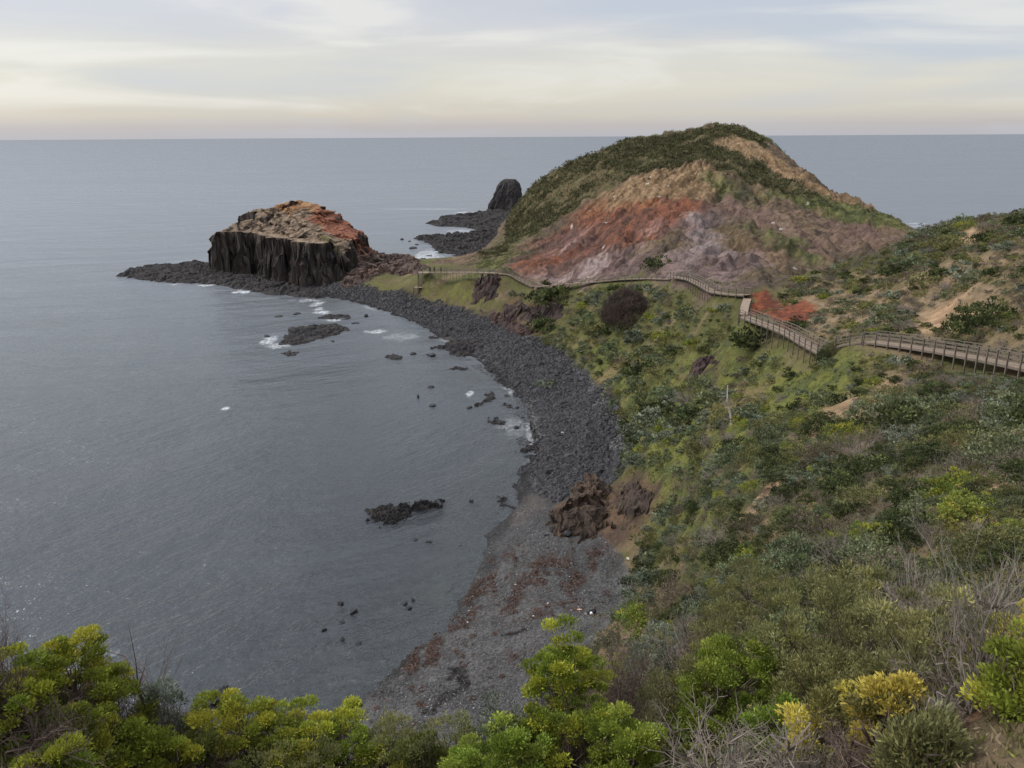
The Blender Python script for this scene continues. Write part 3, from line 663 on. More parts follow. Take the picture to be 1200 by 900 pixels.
# the orange-topped headland at the end of the isthmus
def build_headland():
    edge = [at_z(u, v, 1.5)[:2] for u, v in ((231, 313), (250, 316), (275, 318), (295, 319), (312, 324), (330, 329), (348, 332), (368, 337), (386, 338), (395, 333), (425, 331), (450, 326), (475, 322), (492, 316))]
    back = [at_r(495, 300, 268)[:2], at_r(470, 290, 300)[:2], at_r(448, 290, 335)[:2], at_r(400, 270, 362)[:2], at_r(340, 270, 368)[:2], at_r(270, 270, 356)[:2], at_r(238, 270, 343)[:2]]
    poly = [tuple(p) for p in edge + back]
    pts = [at_r(u, v, r) for u, v, r in ((240, 266, 330), (248, 264, 322), (270, 263, 320), (295, 264, 318), (320, 267, 314), (345, 269, 303), (366, 271, 295), (380, 281, 290), (387, 300, 286), (270, 257, 335), (296, 247, 345), (320, 243, 340), (333, 237, 338), (350, 236, 338), (370, 241, 336), (391, 250, 334), (394, 260, 333), (400, 262, 331), (420, 274, 322), (440, 283, 312), (446, 290, 308),
                                                (350, 255, 322), (370, 262, 318), (390, 275, 310), (410, 286, 302), (400, 297, 295), (430, 297, 294), (445, 303, 286), (452, 310, 276), (470, 302, 280), (490, 306, 268), (485, 313, 262), (465, 314, 266), (385, 318, 280), (400, 322, 275), (430, 318, 272), (410, 310, 281), (390, 332, 272), (425, 328, 264), (300, 262, 325))]
    for p in back: pts.append(np.array([p[0], p[1], 7.0]))
    pts.append(at_r(345, 240, 352)); pts.append(at_r(300, 250, 352)); pts[-1][2] = 16; pts[-2][2] = 20
    pts = np.array(pts); c0 = pts.mean(0)
    s = 30.0; px_, py_ = (pts[:, 0] - c0[0]) / s, (pts[:, 1] - c0[1]) / s; n = len(pts)
    K = _tps((px_[:, None] - px_) ** 2 + (py_[:, None] - py_) ** 2) + np.eye(n) * .002; Q = np.c_[np.ones(n), px_, py_]
    W = np.linalg.solve(np.block([[K, Q], [Q.T, np.zeros((3, 3))]]), np.r_[pts[:, 2], 0, 0, 0])
    def top(X, Y):
        a = (X.ravel() - c0[0]) / s; b = (Y.ravel() - c0[1]) / s; out = np.empty(len(a))
        for i in range(0, len(a), 20000):
            aa = a[i:i + 20000, None]; bb = b[i:i + 20000, None]
            out[i:i + 20000] = _tps((aa - px_) ** 2 + (bb - py_) ** 2) @ W[:n] + W[n] + W[n + 1] * aa[:, 0] + W[n + 2] * bb[:, 0]
        return np.clip(out.reshape(X.shape), 1, 27)
    left = at_z(231, 313, 1.5)[:2]; mid = at_z(386, 338, 1.5)[:2]
    def hf(X, Y):
        f1, f2, cid = worley(X / 2.1, Y / 2.1, 77)
        g1, g2, gid = worley(X / .9, Y / .9, 78); k1, k2, kid = worley(X / 6, Y / 6, 79)
        sd = signed_dist(X + fbm(X / 5, Y / 5, 400, 3) * 4.2, Y + fbm(X / 5, Y / 5, 410, 3) * 4.2, poly) + (cid - .5) * .7 + (gid - .5) * .3 + (kid - .5) * 4.0
        t = top(X, Y)
        dl = np.hypot(X - left[0], Y - left[1])
        # steep on the seaward front, benched towards the isthmus
        u_ = sstep(np.hypot(X - mid[0], Y - mid[1]), 4, 16) * (X < mid[0] + 3)
        steep = np.where(X > mid[0] + 4, .95, 2.4) + 4.5 * u_
        stepy = np.floor(np.maximum(sd, 0) * steep / 2.2 + cid) * 2.2 * .55 + np.maximum(sd, 0) * steep * .45
        rough = fbm(X / 6, Y / 6, 420, 5, .55) * 1.5 + (cid - .5) * .5 * (1 - sstep(t, 14, 18)) + fbm(X / 1.2, Y / 1.2, 430, 3) * .35
        led = np.sin(t * 1.9 + fbm(X / 9, Y / 9, 440, 2) * 3) * .35
        t2 = t + rough + led
        rim = 16.2 + .8 * fbm(X / 8, Y / 8, 433, 3) + np.maximum(sd - 7, 0) * .75 + 40 * sstep(X, mid[0] - 2, mid[0] + 6)
        k = np.minimum(np.minimum(stepy, t2), rim)
        # left end comes down in steps
        k = np.minimum(k, 3.5 + np.floor(np.maximum(dl - 1, 0) / 2.6) * 3.6 + cid * 1.5)
        return np.where(sd > 0, k + .3, -1 + sd * .5)
    def reg(ps, X, Y): return signed_dist(X + fbm(X / 6, Y / 6, 450, 4) * 6, Y + fbm(X / 6, Y / 6, 460, 4) * 6, [tuple(at_r(u, v, r)[:2]) for u, v, r in ps])
    def cf(X, Y, Z):
        gx, gy = np.gradient(Z, .42)
        sl = np.hypot(gx, gy)[..., None]
        n = fbm(X / 3.5, Y / 3.5 + Z / 2.5, 470, 5)[..., None]; n2 = fbm(X / 1.1, Y / 1.2 + Z / 1.0, 480, 4)[..., None]; Z1 = Z[..., None]
        def L_(a, b, t): return np.array(a) + (np.array(b) - np.array(a)) * t
        cliff = L_([.026, .022, .021], [.085, .066, .054], sstep(n + n2 * .8, -.2, .5))
        cliff = L_(cliff, [.14, .11, .09], .55 * sstep(Z1, 13, 17) * sstep(n2, -.2, .3))
        topc = L_([.27, .20, .14], [.13, .095, .065], sstep(n * 1.2 + n2, -.25, .3))
        o = sstep(reg([(318, 243, 342), (333, 236, 345), (395, 248, 350), (398, 262, 330), (370, 260, 326), (335, 256, 330)], X, Y), -1, 3)[..., None]
        topc = L_(topc, L_([.36, .21, .10], [.25, .125, .06], sstep(n2 + np.sin(Z1 * 3) * .3, -.2, .3)), o)
        r = sstep(reg([(358, 262, 322), (395, 262, 345), (447, 285, 330), (448, 294, 305), (420, 286, 302), (395, 283, 305), (375, 272, 314)], X, Y), -1, 2)[..., None]
        topc = L_(topc, L_([.25, .095, .055], [.17, .075, .048], sstep(n2, -.2, .3)), r)
        g = sstep(reg([(375, 286, 300), (392, 286, 300), (392, 300, 288), (378, 304, 285)], X, Y), -1, 2)[..., None]
        topc = L_(topc, np.array([.12, .11, .03]), g)
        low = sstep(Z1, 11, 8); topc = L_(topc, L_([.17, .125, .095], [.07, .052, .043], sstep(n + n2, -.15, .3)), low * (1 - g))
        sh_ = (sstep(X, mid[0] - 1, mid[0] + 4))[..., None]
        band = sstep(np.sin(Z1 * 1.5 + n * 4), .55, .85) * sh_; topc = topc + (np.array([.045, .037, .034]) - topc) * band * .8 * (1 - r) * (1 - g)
        t = sstep(sl + n2 * .35 - sh_ * 1.3, 1.1, 1.9)
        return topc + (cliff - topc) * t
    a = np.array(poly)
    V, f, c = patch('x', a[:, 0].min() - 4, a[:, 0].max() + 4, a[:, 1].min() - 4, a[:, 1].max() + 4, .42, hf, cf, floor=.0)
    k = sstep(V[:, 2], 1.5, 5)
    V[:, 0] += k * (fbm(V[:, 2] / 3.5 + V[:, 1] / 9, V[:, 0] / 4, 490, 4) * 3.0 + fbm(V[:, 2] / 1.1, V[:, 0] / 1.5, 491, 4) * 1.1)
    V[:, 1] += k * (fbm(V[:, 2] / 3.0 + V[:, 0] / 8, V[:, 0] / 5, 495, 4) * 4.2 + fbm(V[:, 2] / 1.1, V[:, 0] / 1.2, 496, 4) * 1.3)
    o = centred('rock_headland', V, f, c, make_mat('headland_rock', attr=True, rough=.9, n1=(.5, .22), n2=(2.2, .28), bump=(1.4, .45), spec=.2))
    tag(o, 'large rock headland with dark cliff and orange red crown at the isthmus end', 'rock headland')
build_headland()

reef('long low dark rock platform pointing out to sea below the orange topped headland', [(137, 323), (150, 316), (180, 311), (205, 311), (230, 307), (262, 309), (330, 322), (395, 332), (400, 340), (385, 349), (360, 350), (330, 346), (300, 343), (268, 336), (235, 332), (200, 332), (165, 328)], h=1.5, block=1.6, amp=.7, seed=11, name='rock_platform', cat='rock platform', slope=.5)
reef('upper dark rock shelf in the far cove nearest the sea stack', [(498, 262), (520, 254), (556, 250), (590, 246), (612, 250), (618, 262), (605, 270), (575, 272), (540, 266), (510, 265)], h=1.6, block=2.6, amp=.9, seed=12, name='rock_shelf', cat='rock shelf')
reef('lower broken dark rock shelf in the far cove behind the isthmus', [(486, 279), (505, 276), (545, 275), (575, 268), (612, 265), (625, 275), (605, 290), (575, 304), (552, 311), (535, 309), (530, 298), (512, 296), (508, 288)], h=1.5, block=2.2, amp=1.1, seed=13, frag=1.6, name='rock_shelf', cat='rock shelf')
reef('largest flat dark reef in the bay off the headland beach', [(323, 403), (330, 396), (338, 390), (345, 384), (400, 381), (409, 385), (397, 392), (376, 397), (352, 404), (338, 405)], h=.9, block=1.2, amp=.4, seed=14)
reef('small dark reef just below the largest flat reef', [(329, 413), (338, 408), (355, 412), (345, 416), (333, 416)], h=.5, block=.9, amp=.35, seed=15)
reef('thin dark reef between the largest flat reef and the boulder shore', [(371, 372), (385, 368), (412, 369), (412, 374), (382, 374)], h=.5, block=.9, amp=.35, seed=16)
reef('long reef of piled black boulders in the middle of the bay', [(428, 599), (440, 592), (470, 589), (495, 588), (515, 584), (524, 590), (515, 597), (490, 599), (464, 613), (448, 617), (436, 609)], h=.7, block=.75, amp=.55, seed=17, step=.13, dark=.75)
reef('low oval black reef right of the largest flat reef', [(449, 418), (458, 414), (474, 417), (471, 421), (455, 421)], h=.6, block=1.5, amp=.2, seed=18)
reef('dark rock spit running from the boulder beach into the shallows', [(503, 408), (520, 403), (540, 396), (562, 398), (575, 405), (560, 413), (545, 419), (530, 417), (525, 409)], h=.9, block=.9, amp=.5, seed=19)
reef('crooked dark reef close inshore beside the sandy patch', [(553, 474), (565, 470), (573, 457), (582, 459), (575, 470), (562, 477)], h=.4, block=.8, amp=.4, seed=20)
reef('short dark reef touching the ripples below the crooked reef', [(566, 491), (578, 486), (596, 493), (592, 497), (575, 496)], h=.4, block=.7, amp=.35, seed=21)
reef('narrow dark slab of rock at the water edge by the grey sand', [(579, 577), (590, 581), (613, 597), (607, 601), (592, 594), (581, 585)], h=.4, block=.7, amp=.3, seed=22)
reef('dark spit of rocks jutting from the boulder beach above the grey sand', [(608, 526), (625, 519), (645, 515), (650, 522), (635, 530), (615, 531)], h=.4, block=.6, amp=.35, seed=23)
reef('flat dark reef in the pool beside the boulder beach', [(585, 470), (592, 469), (602, 474), (598, 478), (588, 474)], h=.35, block=.6, amp=.3, seed=24)
reef('thin broken reef inshore of the low oval reef', [(524, 432), (535, 428), (548, 431), (546, 434)], h=.4, block=.8, amp=.3, seed=25)
reef('flattened dark reef beside the tiny white surf near the far shore', [(500, 396), (508, 390), (520, 388), (512, 396)], h=.4, block=.8, amp=.3, seed=26)
OUT = (2.5, 1.9, 1.4)
reef('low broken brown ledges between the orange topped headland and the lookout', [(398, 326), (425, 302), (455, 299), (490, 305), (503, 314), (480, 320), (450, 323), (425, 332), (404, 338)], h=1.6, block=2.0, amp=1.3, seed=37, follow=True, slope=.6, name='rock_outcrop', cat='rock outcrop', tint=(3.2, 2.4, 2.0), step=.4)
reef('dark cave like rock lump at the right foot of the headland cliff', [(372, 332), (378, 324), (396, 324), (402, 334), (390, 341), (376, 341)], h=2.2, block=1.8, amp=1.0, seed=38, name='rock_outcrop', cat='rock outcrop', step=.35, slope=1.2)
reef('rugged brown rock outcrop at the foot of the slope on the near beach', [(640, 618), (655, 590), (688, 566), (712, 570), (716, 622), (700, 628), (672, 634), (650, 634)], h=3.0, block=1.1, amp=.75, seed=31, follow=True, slope=1.1, name='rock_outcrop', cat='rock outcrop', tint=OUT, step=.2)
reef('low crumbling brown rock ledge behind the rugged beach outcrop', [(720, 572), (768, 575), (772, 598), (745, 612), (722, 615)], h=1.2, block=1.0, amp=.6, seed=32, follow=True, slope=.8, name='rock_outcrop', cat='rock outcrop', tint=(2.1, 1.65, 1.3), step=.2)
reef('dark banded cliff ledge in the scrub above the boulder beach', [(588, 372), (590, 356), (655, 358), (662, 374), (630, 378)], h=2.5, block=1.6, amp=.9, seed=33, follow=True, slope=1.2, name='rock_outcrop', cat='rock outcrop', tint=(1.7, 1.3, 1.2), step=.35)
reef('dark craggy knob beneath the far walkway bend', [(555, 352), (556, 330), (578, 322), (588, 335), (580, 356)], h=2.5, block=1.6, amp=1.0, seed=34, follow=True, slope=1.2, name='rock_outcrop', cat='rock outcrop', tint=(1.5, 1.1, 1.0), step=.35)
reef('small dark rock outcrop on the grassy slope below the walkway corner', [(806, 425), (825, 421), (850, 430), (848, 443), (820, 440)], h=1.4, block=1.0, amp=.7, seed=35, follow=True, slope=.9, name='rock_outcrop', cat='rock outcrop', tint=(1.7, 1.25, 1.2), step=.25)
reef('reddish rubble bank where the far slope meets the boulder beach', [(560, 366), (600, 372), (645, 396), (615, 396), (575, 382)], h=.9, block=1.2, amp=.7, seed=36, follow=True, slope=.5, name='rock_outcrop', cat='rock outcrop', tint=(1.9, 1.25, 1.1), step=.35)

# rough boulders: convex hulls roughened, a few shapes shared by many
import bmesh
def hull_mesh(name, seed, mat, flat=.7, npts=26, sub=2):
    rg = random.Random(seed); bm = bmesh.new()
    for _ in range(npts):
        a = rg.uniform(0, 6.28); z = rg.uniform(-1, 1); r = math.sqrt(1 - z * z); k = rg.uniform(.75, 1.05)
        bm.verts.new((r * math.cos(a) * k, r * math.sin(a) * k * .8, z * flat * k))
    res = bmesh.ops.convex_hull(bm, input=bm.verts)
    bmesh.ops.delete(bm, geom=[g for g in res['geom_interior'] if isinstance(g, bmesh.types.BMVert)], context='VERTS')
    bmesh.ops.subdivide_edges(bm, edges=bm.edges[:], cuts=sub, use_grid_fill=True)
    from mathutils import noise
    for v in bm.verts:
        n = noise.fractal(v.co * 2.2 + Vector((seed, 0, 0)), .8, 2.0, 4)
        v.co += v.co.normalized() * n * .09
    me = bpy.data.meshes.new(name); bm.to_mesh(me); bm.free(); me.materials.append(mat)
    return me
M_BLACK = make_mat('wet_black_rock', (.022, .021, .023), rough=.6, n1=(1.5, .35), n2=(7, .3), bump=(3, .15), spec=.4, objvar=.2)
M_BROWNROCK = make_mat('brown_rock', (.15, .10, .07), rough=.9, n1=(1.5, .35), n2=(7, .3), bump=(3, .15))
M_PALEROCK = make_mat('pale_stone', (.50, .46, .41), rough=.9, n1=(1.5, .2), bump=(3, .05))
HULLS = [hull_mesh('boulder', i, M_BLACK, flat=(.45, .6, .8, .95)[i % 4]) for i in range(8)]
def boulder(label, u, v, wpx, hpx=None, k=0, rz=None, cat='boulder', group=None, z=0.0, name='boulder', mat=None, tilt=0):
    p = at_z(u, v, z) if z is not None else cast(u, v)
    d = np.linalg.norm(p - np.array([0, 0, H])); wd = wpx * d / F / 2
    me = HULLS[k % 8]
    o = bpy.data.objects.new(name, me); COL.objects.link(o)
    hz = (hpx or wpx * .4) * d / F / 2 * 1.3
    o.location = (p[0], p[1], (z if z is not None else p[2]) + hz * .15); o.scale = (wd, wd * .9, hz); o.rotation_euler = (tilt, 0, rz if rz is not None else k * 1.3)
    return tag(o, label, cat, group)
BL = [('small black rock farthest left off the headland platform', 327, 371, 12, 4), ('low black rock close beside the leftmost small rock', 348, 368, 14, 3), ('tiny black rock in the surf left of the largest reef', 313, 394, 9, 3),
      ('rounded hump of black rock on the left end of the largest reef', 343, 388, 14, 8), ('small black rock off the right end of the largest reef', 390, 400, 7, 4), ('flat black rock near the boulder shore above the foam', 416, 379, 11, 3), ('black rock lying at the edge of the far boulder shore', 429, 371, 8, 6),
      ('small black rock beside the low oval reef', 484, 415, 9, 4), ('twin topped black rock in the shallows off the spit', 507, 417, 13, 8), ('small black rock left of the twin topped rock', 501, 416, 5, 4), ('single small black rock in open water below the low oval reef', 505, 454, 9, 4),
      ('pointed black rock standing alone in the bay', 490, 466, 4, 7), ('round black rock with a ripple line behind it', 507, 476, 10, 7), ('black rock just left of the crooked reef', 550, 478, 10, 5), ('round black rock below the short inshore reef', 605, 502, 9, 6), ('tiny black rock off the short inshore reef', 591, 503, 3, 2),
      ('small black rock between the boulder reef and the grey sand', 552, 587, 8, 5), ('small black rock on the wet grey sand', 598, 621, 8, 6), ('dark rock half hidden behind the foreground bushes by the water', 254, 818, 38, 16),
      ('black rock among weed nearest the cove bottom', 399, 708, 9, 6), ('largest black rock of the near shallows cluster', 414, 717, 12, 9), ('black rock below the largest of the near cluster', 401, 729, 9, 4), ('small black rock left in the near cluster', 380, 739, 7, 6),
      ('small black rock at the lower end of the near cluster', 401, 749, 9, 4), ('thin black rock right end of the near cluster', 421, 753, 8, 3), ('left rock of the near trio off the kelp beach', 475, 708, 8, 5), ('upper rock of the near trio off the kelp beach', 484, 703, 6, 4), ('lower rock of the near trio off the kelp beach', 480, 713, 7, 4),
      ('dark rock patch under the boulder reef left part', 487, 632, 10, 4), ('dark rock patch under the boulder reef right part', 502, 635, 8, 4), ('flat rectangular black rock in the far cove', 484, 291, 15, 4), ('small black rock leftmost in the far cove', 471, 281, 5, 3), ('small black rock second in the far cove', 480, 283, 5, 3),
      ('black rock next to the flat rectangular rock', 488, 287, 7, 3), ('dark rock in the far surf by the isthmus', 496, 304, 9, 3), ('dark rock touching the far surf nearest the walkway', 513, 308, 7, 3), ('small dark rock in the far surf between two others', 503, 300, 9, 2.5), ('round dark rock in the pool by the boulder beach', 606, 478, 7, 4), ('low dark rock inside the sandy pool', 594, 464, 10, 3)]
for i, b in enumerate(BL): boulder(b[0], b[1], b[2], b[3], b[4], k=i)
for i, (lb, u, v, a, h_) in enumerate([('brown boulder at the near foot of the rugged outcrop', 665, 628, 16, 10), ('dark boulder under the seaward nose of the rugged outcrop', 650, 622, 16, 12), ('small boulder on the sand left of the rugged outcrop', 640, 628, 8, 5), ('dark wet rock patch lying on the upper boulder beach', 652, 436, 12, 5)]):
    boulder(lb, u, v, a, h_, k=i + 3, z=None)

# the sea stack beyond the hill
def sea_stack():
    p = at_z(594, 247, 0); d = np.hypot(p[0], p[1]); s = d / F
    nz_, na = 46, 72; V = []; Fc = []
    prof = [(0, 20, -3), (.15, 18, -2), (.4, 16.5, -.5), (.6, 15, .5), (.75, 13, 1.5), (.86, 11.5, 2), (.93, 9.5, 2.5), (1, 6, 3)]
    hh = 35 * s
    for i in range(nz_):
        t = i / (nz_ - 1); r0 = np.interp(t, [a[0] for a in prof], [a[1] for a in prof]) * s; ox = np.interp(t, [a[0] for a in prof], [a[2] for a in prof]) * s
        for j in range(na):
            a = j / na * 2 * math.pi
            n = float(fbm(np.array([math.cos(a) * 1.3 + 7]), np.array([math.sin(a) * 1.3 + t * .7]), 501, 5, .6)[0]); c = float(worley(np.array([a * 6.0]), np.array([t * 3.0]), 9)[2][()][0])
            r = r0 * (1 + n * .55 + (c - .5) * .2)
            V.append((ox + r * math.cos(a), r * math.sin(a) * .8, -2 + t * (hh + 2) + n * .8 * t))
    for i in range(nz_ - 1):
        for j in range(na):
            Fc.append((i * na + j, i * na + (j + 1) % na, (i + 1) * na + (j + 1) % na, (i + 1) * na + j))
    V.append((0, 0, hh + .4)); k = len(V) - 1
    for j in range(na): Fc.append(((nz_ - 1) * na + j, (nz_ - 1) * na + (j + 1) % na, k))
    o = mesh_obj('sea_stack', V, Fc, make_mat('stack_rock', (.040, .036, .036), n1=(.3, .3), n2=(1.2, .35), bump=(.8, .6)))
    o.location = (p[0], p[1], 0)
    tag(o, 'dark blunt sea stack rising behind the left shoulder of the big hill', 'sea stack')
sea_stack()

# ------------------------------------------------------------------ shingle: far too many stones to count
def in_region(name, x, y):
    r = np.zeros(x.shape, bool)
    for p in REG[name]: r |= signed_dist(x, y, p) > 0
    return r
def shingle():
    rg = np.random.default_rng(5)
    n = 420000
    a = np.radians(rg.uniform(-24, 12, n)); r = np.exp(rg.uniform(math.log(48), math.log(330), n))
    x, y = r * np.sin(a), r * np.cos(a); z = ground(x, y)
    jx = x + fbm(x / 6, y / 6, 615, 3) * 5; jy = y + fbm(x / 6, y / 6, 616, 3) * 5
    bd = in_region('boulders', jx, jy); be = in_region('beach', x, y)
    near = (r < 118) & ~bd
    clump = fbm(x / 5, y / 5, 600, 3)
    edge_ = _bil(SD, x, y)
    shal = (edge_ > -7) & (edge_ <= .5) & (r > 88) & (fbm(x / 5, y / 5, 611, 4) > .03 + .035 * -edge_)
    ok = (bd | be | (shal & (z > -.5))) & (z > -.6) & (z < 5.5) & (rg.random(n) < np.where(bd, .85, np.where(r > 118, .6, .10 + .5 * (clump > .12))))
    x, y, z, r, bd = x[ok], y[ok], z[ok], r[ok], bd[ok]
    k = len(x)
    base = np.array([[1, 0, -.2], [.3, .9, -.1], [-.8, .6, -.2], [-.9, -.5, 0], [.1, -1, -.1], [.45, .2, .8], [-.4, .35, .7], [-.1, -.5, .75]])
    fc = np.array([[0, 1, 5], [1, 2, 6], [1, 6, 5], [2, 3, 6], [3, 4, 7], [3, 7, 6], [4, 0, 5], [4, 5, 7], [5, 6, 7]])
    size = np.where(bd, (.13 + .36 * rg.random(k) ** 2.2) * (.8 + r / 380), np.where(r > 118, rg.uniform(.08, .26, k), rg.uniform(.035, .10, k)))
    size *= np.where(rg.random(k) < .015, 2.1, 1)
    th = rg.uniform(0, 6.28, k); V = base[None] * (1 + rg.uniform(-.22, .22, (k, 8, 3)))
    X = (V[..., 0] * np.cos(th)[:, None] - V[..., 1] * np.sin(th)[:, None]) * size[:, None] + x[:, None]
    Y = (V[..., 0] * np.sin(th)[:, None] + V[..., 1] * np.cos(th)[:, None]) * size[:, None] * .85 + y[:, None]
    Z = V[..., 2] * size[:, None] * .75 + np.maximum(z, -.08)[:, None] + .04
    sh = rg.uniform(.45, 1.7, k)
    c = np.where(bd[:, None], np.array([[.029, .028, .031]]), np.array([[.092, .090, .090]])) * sh[:, None]
    c[(rg.random(k) < .02) & (size < .12)] = (.34, .32, .30)
    wet = z < .25; c[wet] *= .6
    VV = np.stack([X, Y, Z], -1).reshape(-1, 3); FF = (fc[None] + (np.arange(k) * 8)[:, None, None]).reshape(-1, 3)
    o = mesh_obj('shingle', VV, FF, make_mat('shingle_stone', attr=True, rough=.7, n1=(3, .2), spec=.35), cols=np.repeat(c, 8, 0))
    tag(o, 'dark rounded boulders and cobbles covering the curved beach', kind='stuff')
shingle()

def wrack():
    rg = np.random.default_rng(8); n = 120000
    a = np.radians(rg.uniform(-20, 10, n)); r = np.exp(rg.uniform(math.log(50), math.log(110), n)); x, y = r * np.sin(a), r * np.cos(a)
    wx = x + fbm(x / 3, y / 3, 50, 3) * 2.5; wy = y + fbm(x / 3, y / 3, 60, 3) * 2.5
    kz = fbm(x / 2.0, y / 4.5, 130, 4); kf = fbm(x / .8, y / 1.1, 133, 3)
    kp = (in_region('kelp', wx, wy) & (kz + .6 * kf > -.08)) | ((kz > .16) & (kf > .15) & in_region('beach', x, y) & (x < 12) & (y < 92)); wl = in_region('wrackline', wx, wy)
    ok = (kp | wl) & (rg.random(n) < .9); x, y, wl = x[ok], y[ok], wl[ok]; k = len(x); z = ground(x, y)
    th = rg.uniform(0, 6.28, k); L = rg.uniform(.10, .42, k); W = rg.uniform(.015, .05, k)
    c_, s_ = np.cos(th), np.sin(th)
    P4 = np.stack([np.stack([x - c_ * L, y - s_ * L, z + .05], -1), np.stack([x + s_ * W, y - c_ * W, z + rg.uniform(.06, .16, k)], -1), np.stack([x + c_ * L, y + s_ * L, z + .05], -1), np.stack([x - s_ * W, y + c_ * W, z + .09], -1)], 1)
    c = np.where(wl[:, None], np.array([[.022, .018, .018]]), np.array([[.075, .042, .030]])) * rg.uniform(.45, 1.5, k)[:, None]
    o = mesh_obj('seaweed', P4.reshape(-1, 3), np.arange(k * 4).reshape(-1, 4), make_mat('dried_kelp', attr=True, rough=.6), cols=np.repeat(c, 4, 0))
    tag(o, 'strewn reddish brown kelp and black weed lines on the near beach', kind='stuff')
wrack()

# ------------------------------------------------------------------ timber walkway
M_DECK = make_mat('weathered_deck_boards', (.26, .20, .15), rough=.85, n1=(1.3, .2), n2=(6, .2), spec=.2)
M_RAIL = make_mat('grey_rail_timber', (.15, .125, .105), rough=.85, n1=(2, .25), spec=.2)

class MB:
    def __init__(s): s.v = []; s.f = []
    def beam(s, a, b, w, h, upv=(0, 0, 1)):
        a = np.array(a, float); b = np.array(b, float); d = b - a; L = np.linalg.norm(d)
        if L < 1e-6: return
        d /= L; u = np.array(upv, float)
        if abs(d @ u) > .95: u = np.array((1, 0, 0.))
        sd = np.cross(d, u); sd /= np.linalg.norm(sd); u = np.cross(sd, d); k = len(s.v)
        for p in (a, b):
            for x, y in ((-1, -1), (1, -1), (1, 1), (-1, 1)): s.v.append(p + sd * x * w / 2 + u * y * h / 2)
        s.f += [(k, k + 3, k + 2, k + 1), (k + 4, k + 5, k + 6, k + 7)] + [(k + i, k + (i + 1) % 4, k + 4 + (i + 1) % 4, k + 4 + i) for i in range(4)]
    def tube(s, a, b, r0, r1, n=5):
        a = np.array(a, float); b = np.array(b, float); d = b - a; L = np.linalg.norm(d)
        if L < 1e-6: return
        d /= L; u = np.array((0, 0, 1.)) if abs(d[2]) < .9 else np.array((1., 0, 0)); sd = np.cross(d, u); sd /= np.linalg.norm(sd); u = np.cross(sd, d); k = len(s.v)
        for p, r in ((a, r0), (b, r1)):
            for i in range(n):
                t = 2 * math.pi * i / n; s.v.append(p + (sd * math.cos(t) + u * math.sin(t)) * r)
        s.f += [(k + i, k + (i + 1) % n, k + n + (i + 1) % n, k + n + i) for i in range(n)]
        s.f.append(tuple(k + n + i for i in range(n)))
    def build(s, name, mat, parent=None, origin=(0, 0, 0)):
        return mesh_obj(name, np.array(s.v) - np.array(origin), s.f, mat, parent)

def walkway(label, pts, width=1.6, rails=True, spacing=1.9, railh=1.1, name='boardwalk', nrail=3, both=True):
    pts = [np.array(p) for p in pts]; o0 = pts[0].copy()
    root = empty(name, o0); tag(root, label, 'boardwalk', 'timber walkway sections along the slope')
    # resample
    seg = [np.linalg.norm(pts[i + 1] - pts[i]) for i in range(len(pts) - 1)]; L = sum(seg); n = max(1, round(L / spacing)); P_ = []
    cum = np.r_[0, np.cumsum(seg)]
    for i in range(n + 1):
        t = L * i / n; P_.append(np.array([np.interp(t, cum, [p[k] for p in pts]) for k in range(3)]))
    side = []
    for i in range(n + 1):
        d = P_[min(i + 1, n)] - P_[max(i - 1, 0)]; s_ = np.array([d[1], -d[0], 0]); side.append(s_ / np.linalg.norm(s_))
    dk = MB(); fr = MB()
    for i in range(n):
        a, b = P_[i], P_[i + 1]; sa, sb = side[i] * width / 2, side[i + 1] * width / 2; m = max(1, int(np.linalg.norm(b - a) / .15))
        for j in range(m):
            t = (j + .5) / m; c = a + (b - a) * t; s_ = side[i] * (1 - t) + side[i + 1] * t; wd = np.linalg.norm(b - a) / m - .012
            dk.beam(c - s_ * width / 2, c + s_ * width / 2, wd, .045)
        for sg in (-1, 1): fr.beam(a + sa * sg * .96 - [0, 0, .12], b + sb * sg * .96 - [0, 0, .12], .07, .18)
    dk.build('deck', M_DECK, root, o0); fr.build('bearer', M_RAIL, root, o0)
    for sg in ((-1, 1) if both else (-1,)):
        for i in range(n + 1):
            p = P_[i] + side[i] * (width / 2 + .055) * sg; g = float(ground(np.array([p[0]]), np.array([p[1]]))[0])
            pm = MB(); pm.beam((p[0], p[1], min(g - .3, p[2] - .3)), (p[0], p[1], p[2] + (railh + .03 if rails else .1)), .11, .11); pm.build('post', M_RAIL, root, o0)
        if rails:
            for q in range(nrail):
                rm = MB(); zz = railh * (q + 1) / nrail
                for i in range(n):
                    a = P_[i] + side[i] * (width / 2 + (.0 if q < nrail - 1 else .05)) * sg; b = P_[i + 1] + side[i + 1] * (width / 2 + (.0 if q < nrail - 1 else .05)) * sg
                    rm.beam(a + [0, 0, zz], b + [0, 0, zz], .04 if q < nrail - 1 else .13, .10 if q < nrail - 1 else .045)
                rm.build('rail', M_RAIL, root, o0)
    return root
def wp(*a): return [at_r(*p) for p in a]
walkway('long railed timber walkway bridge reaching the right edge of the photo', wp((1228, 436, 66), (1200, 430, 68.5), (1155, 421, 75), (1100, 411, 82), (1060, 405, 86.5), (1020, 400, 90.5)))
walkway('short brown railed piece of walkway half hidden in scrub before the bridge', wp((1018, 400, 91), (1000, 402, 93), (985, 405, 94)), railh=1.0)
walkway('railed timber walkway descending the slope towards the red bank', wp((966, 414, 96), (945, 403, 101), (925, 391, 107), (905, 383, 112), (888, 377, 116), (873, 371, 120)))
walkway('short pale walkway piece with low edges turning the corner at the red bank', wp((871, 368.5, 121), (873, 358, 128), (876, 350, 135)), rails=False, width=1.25)
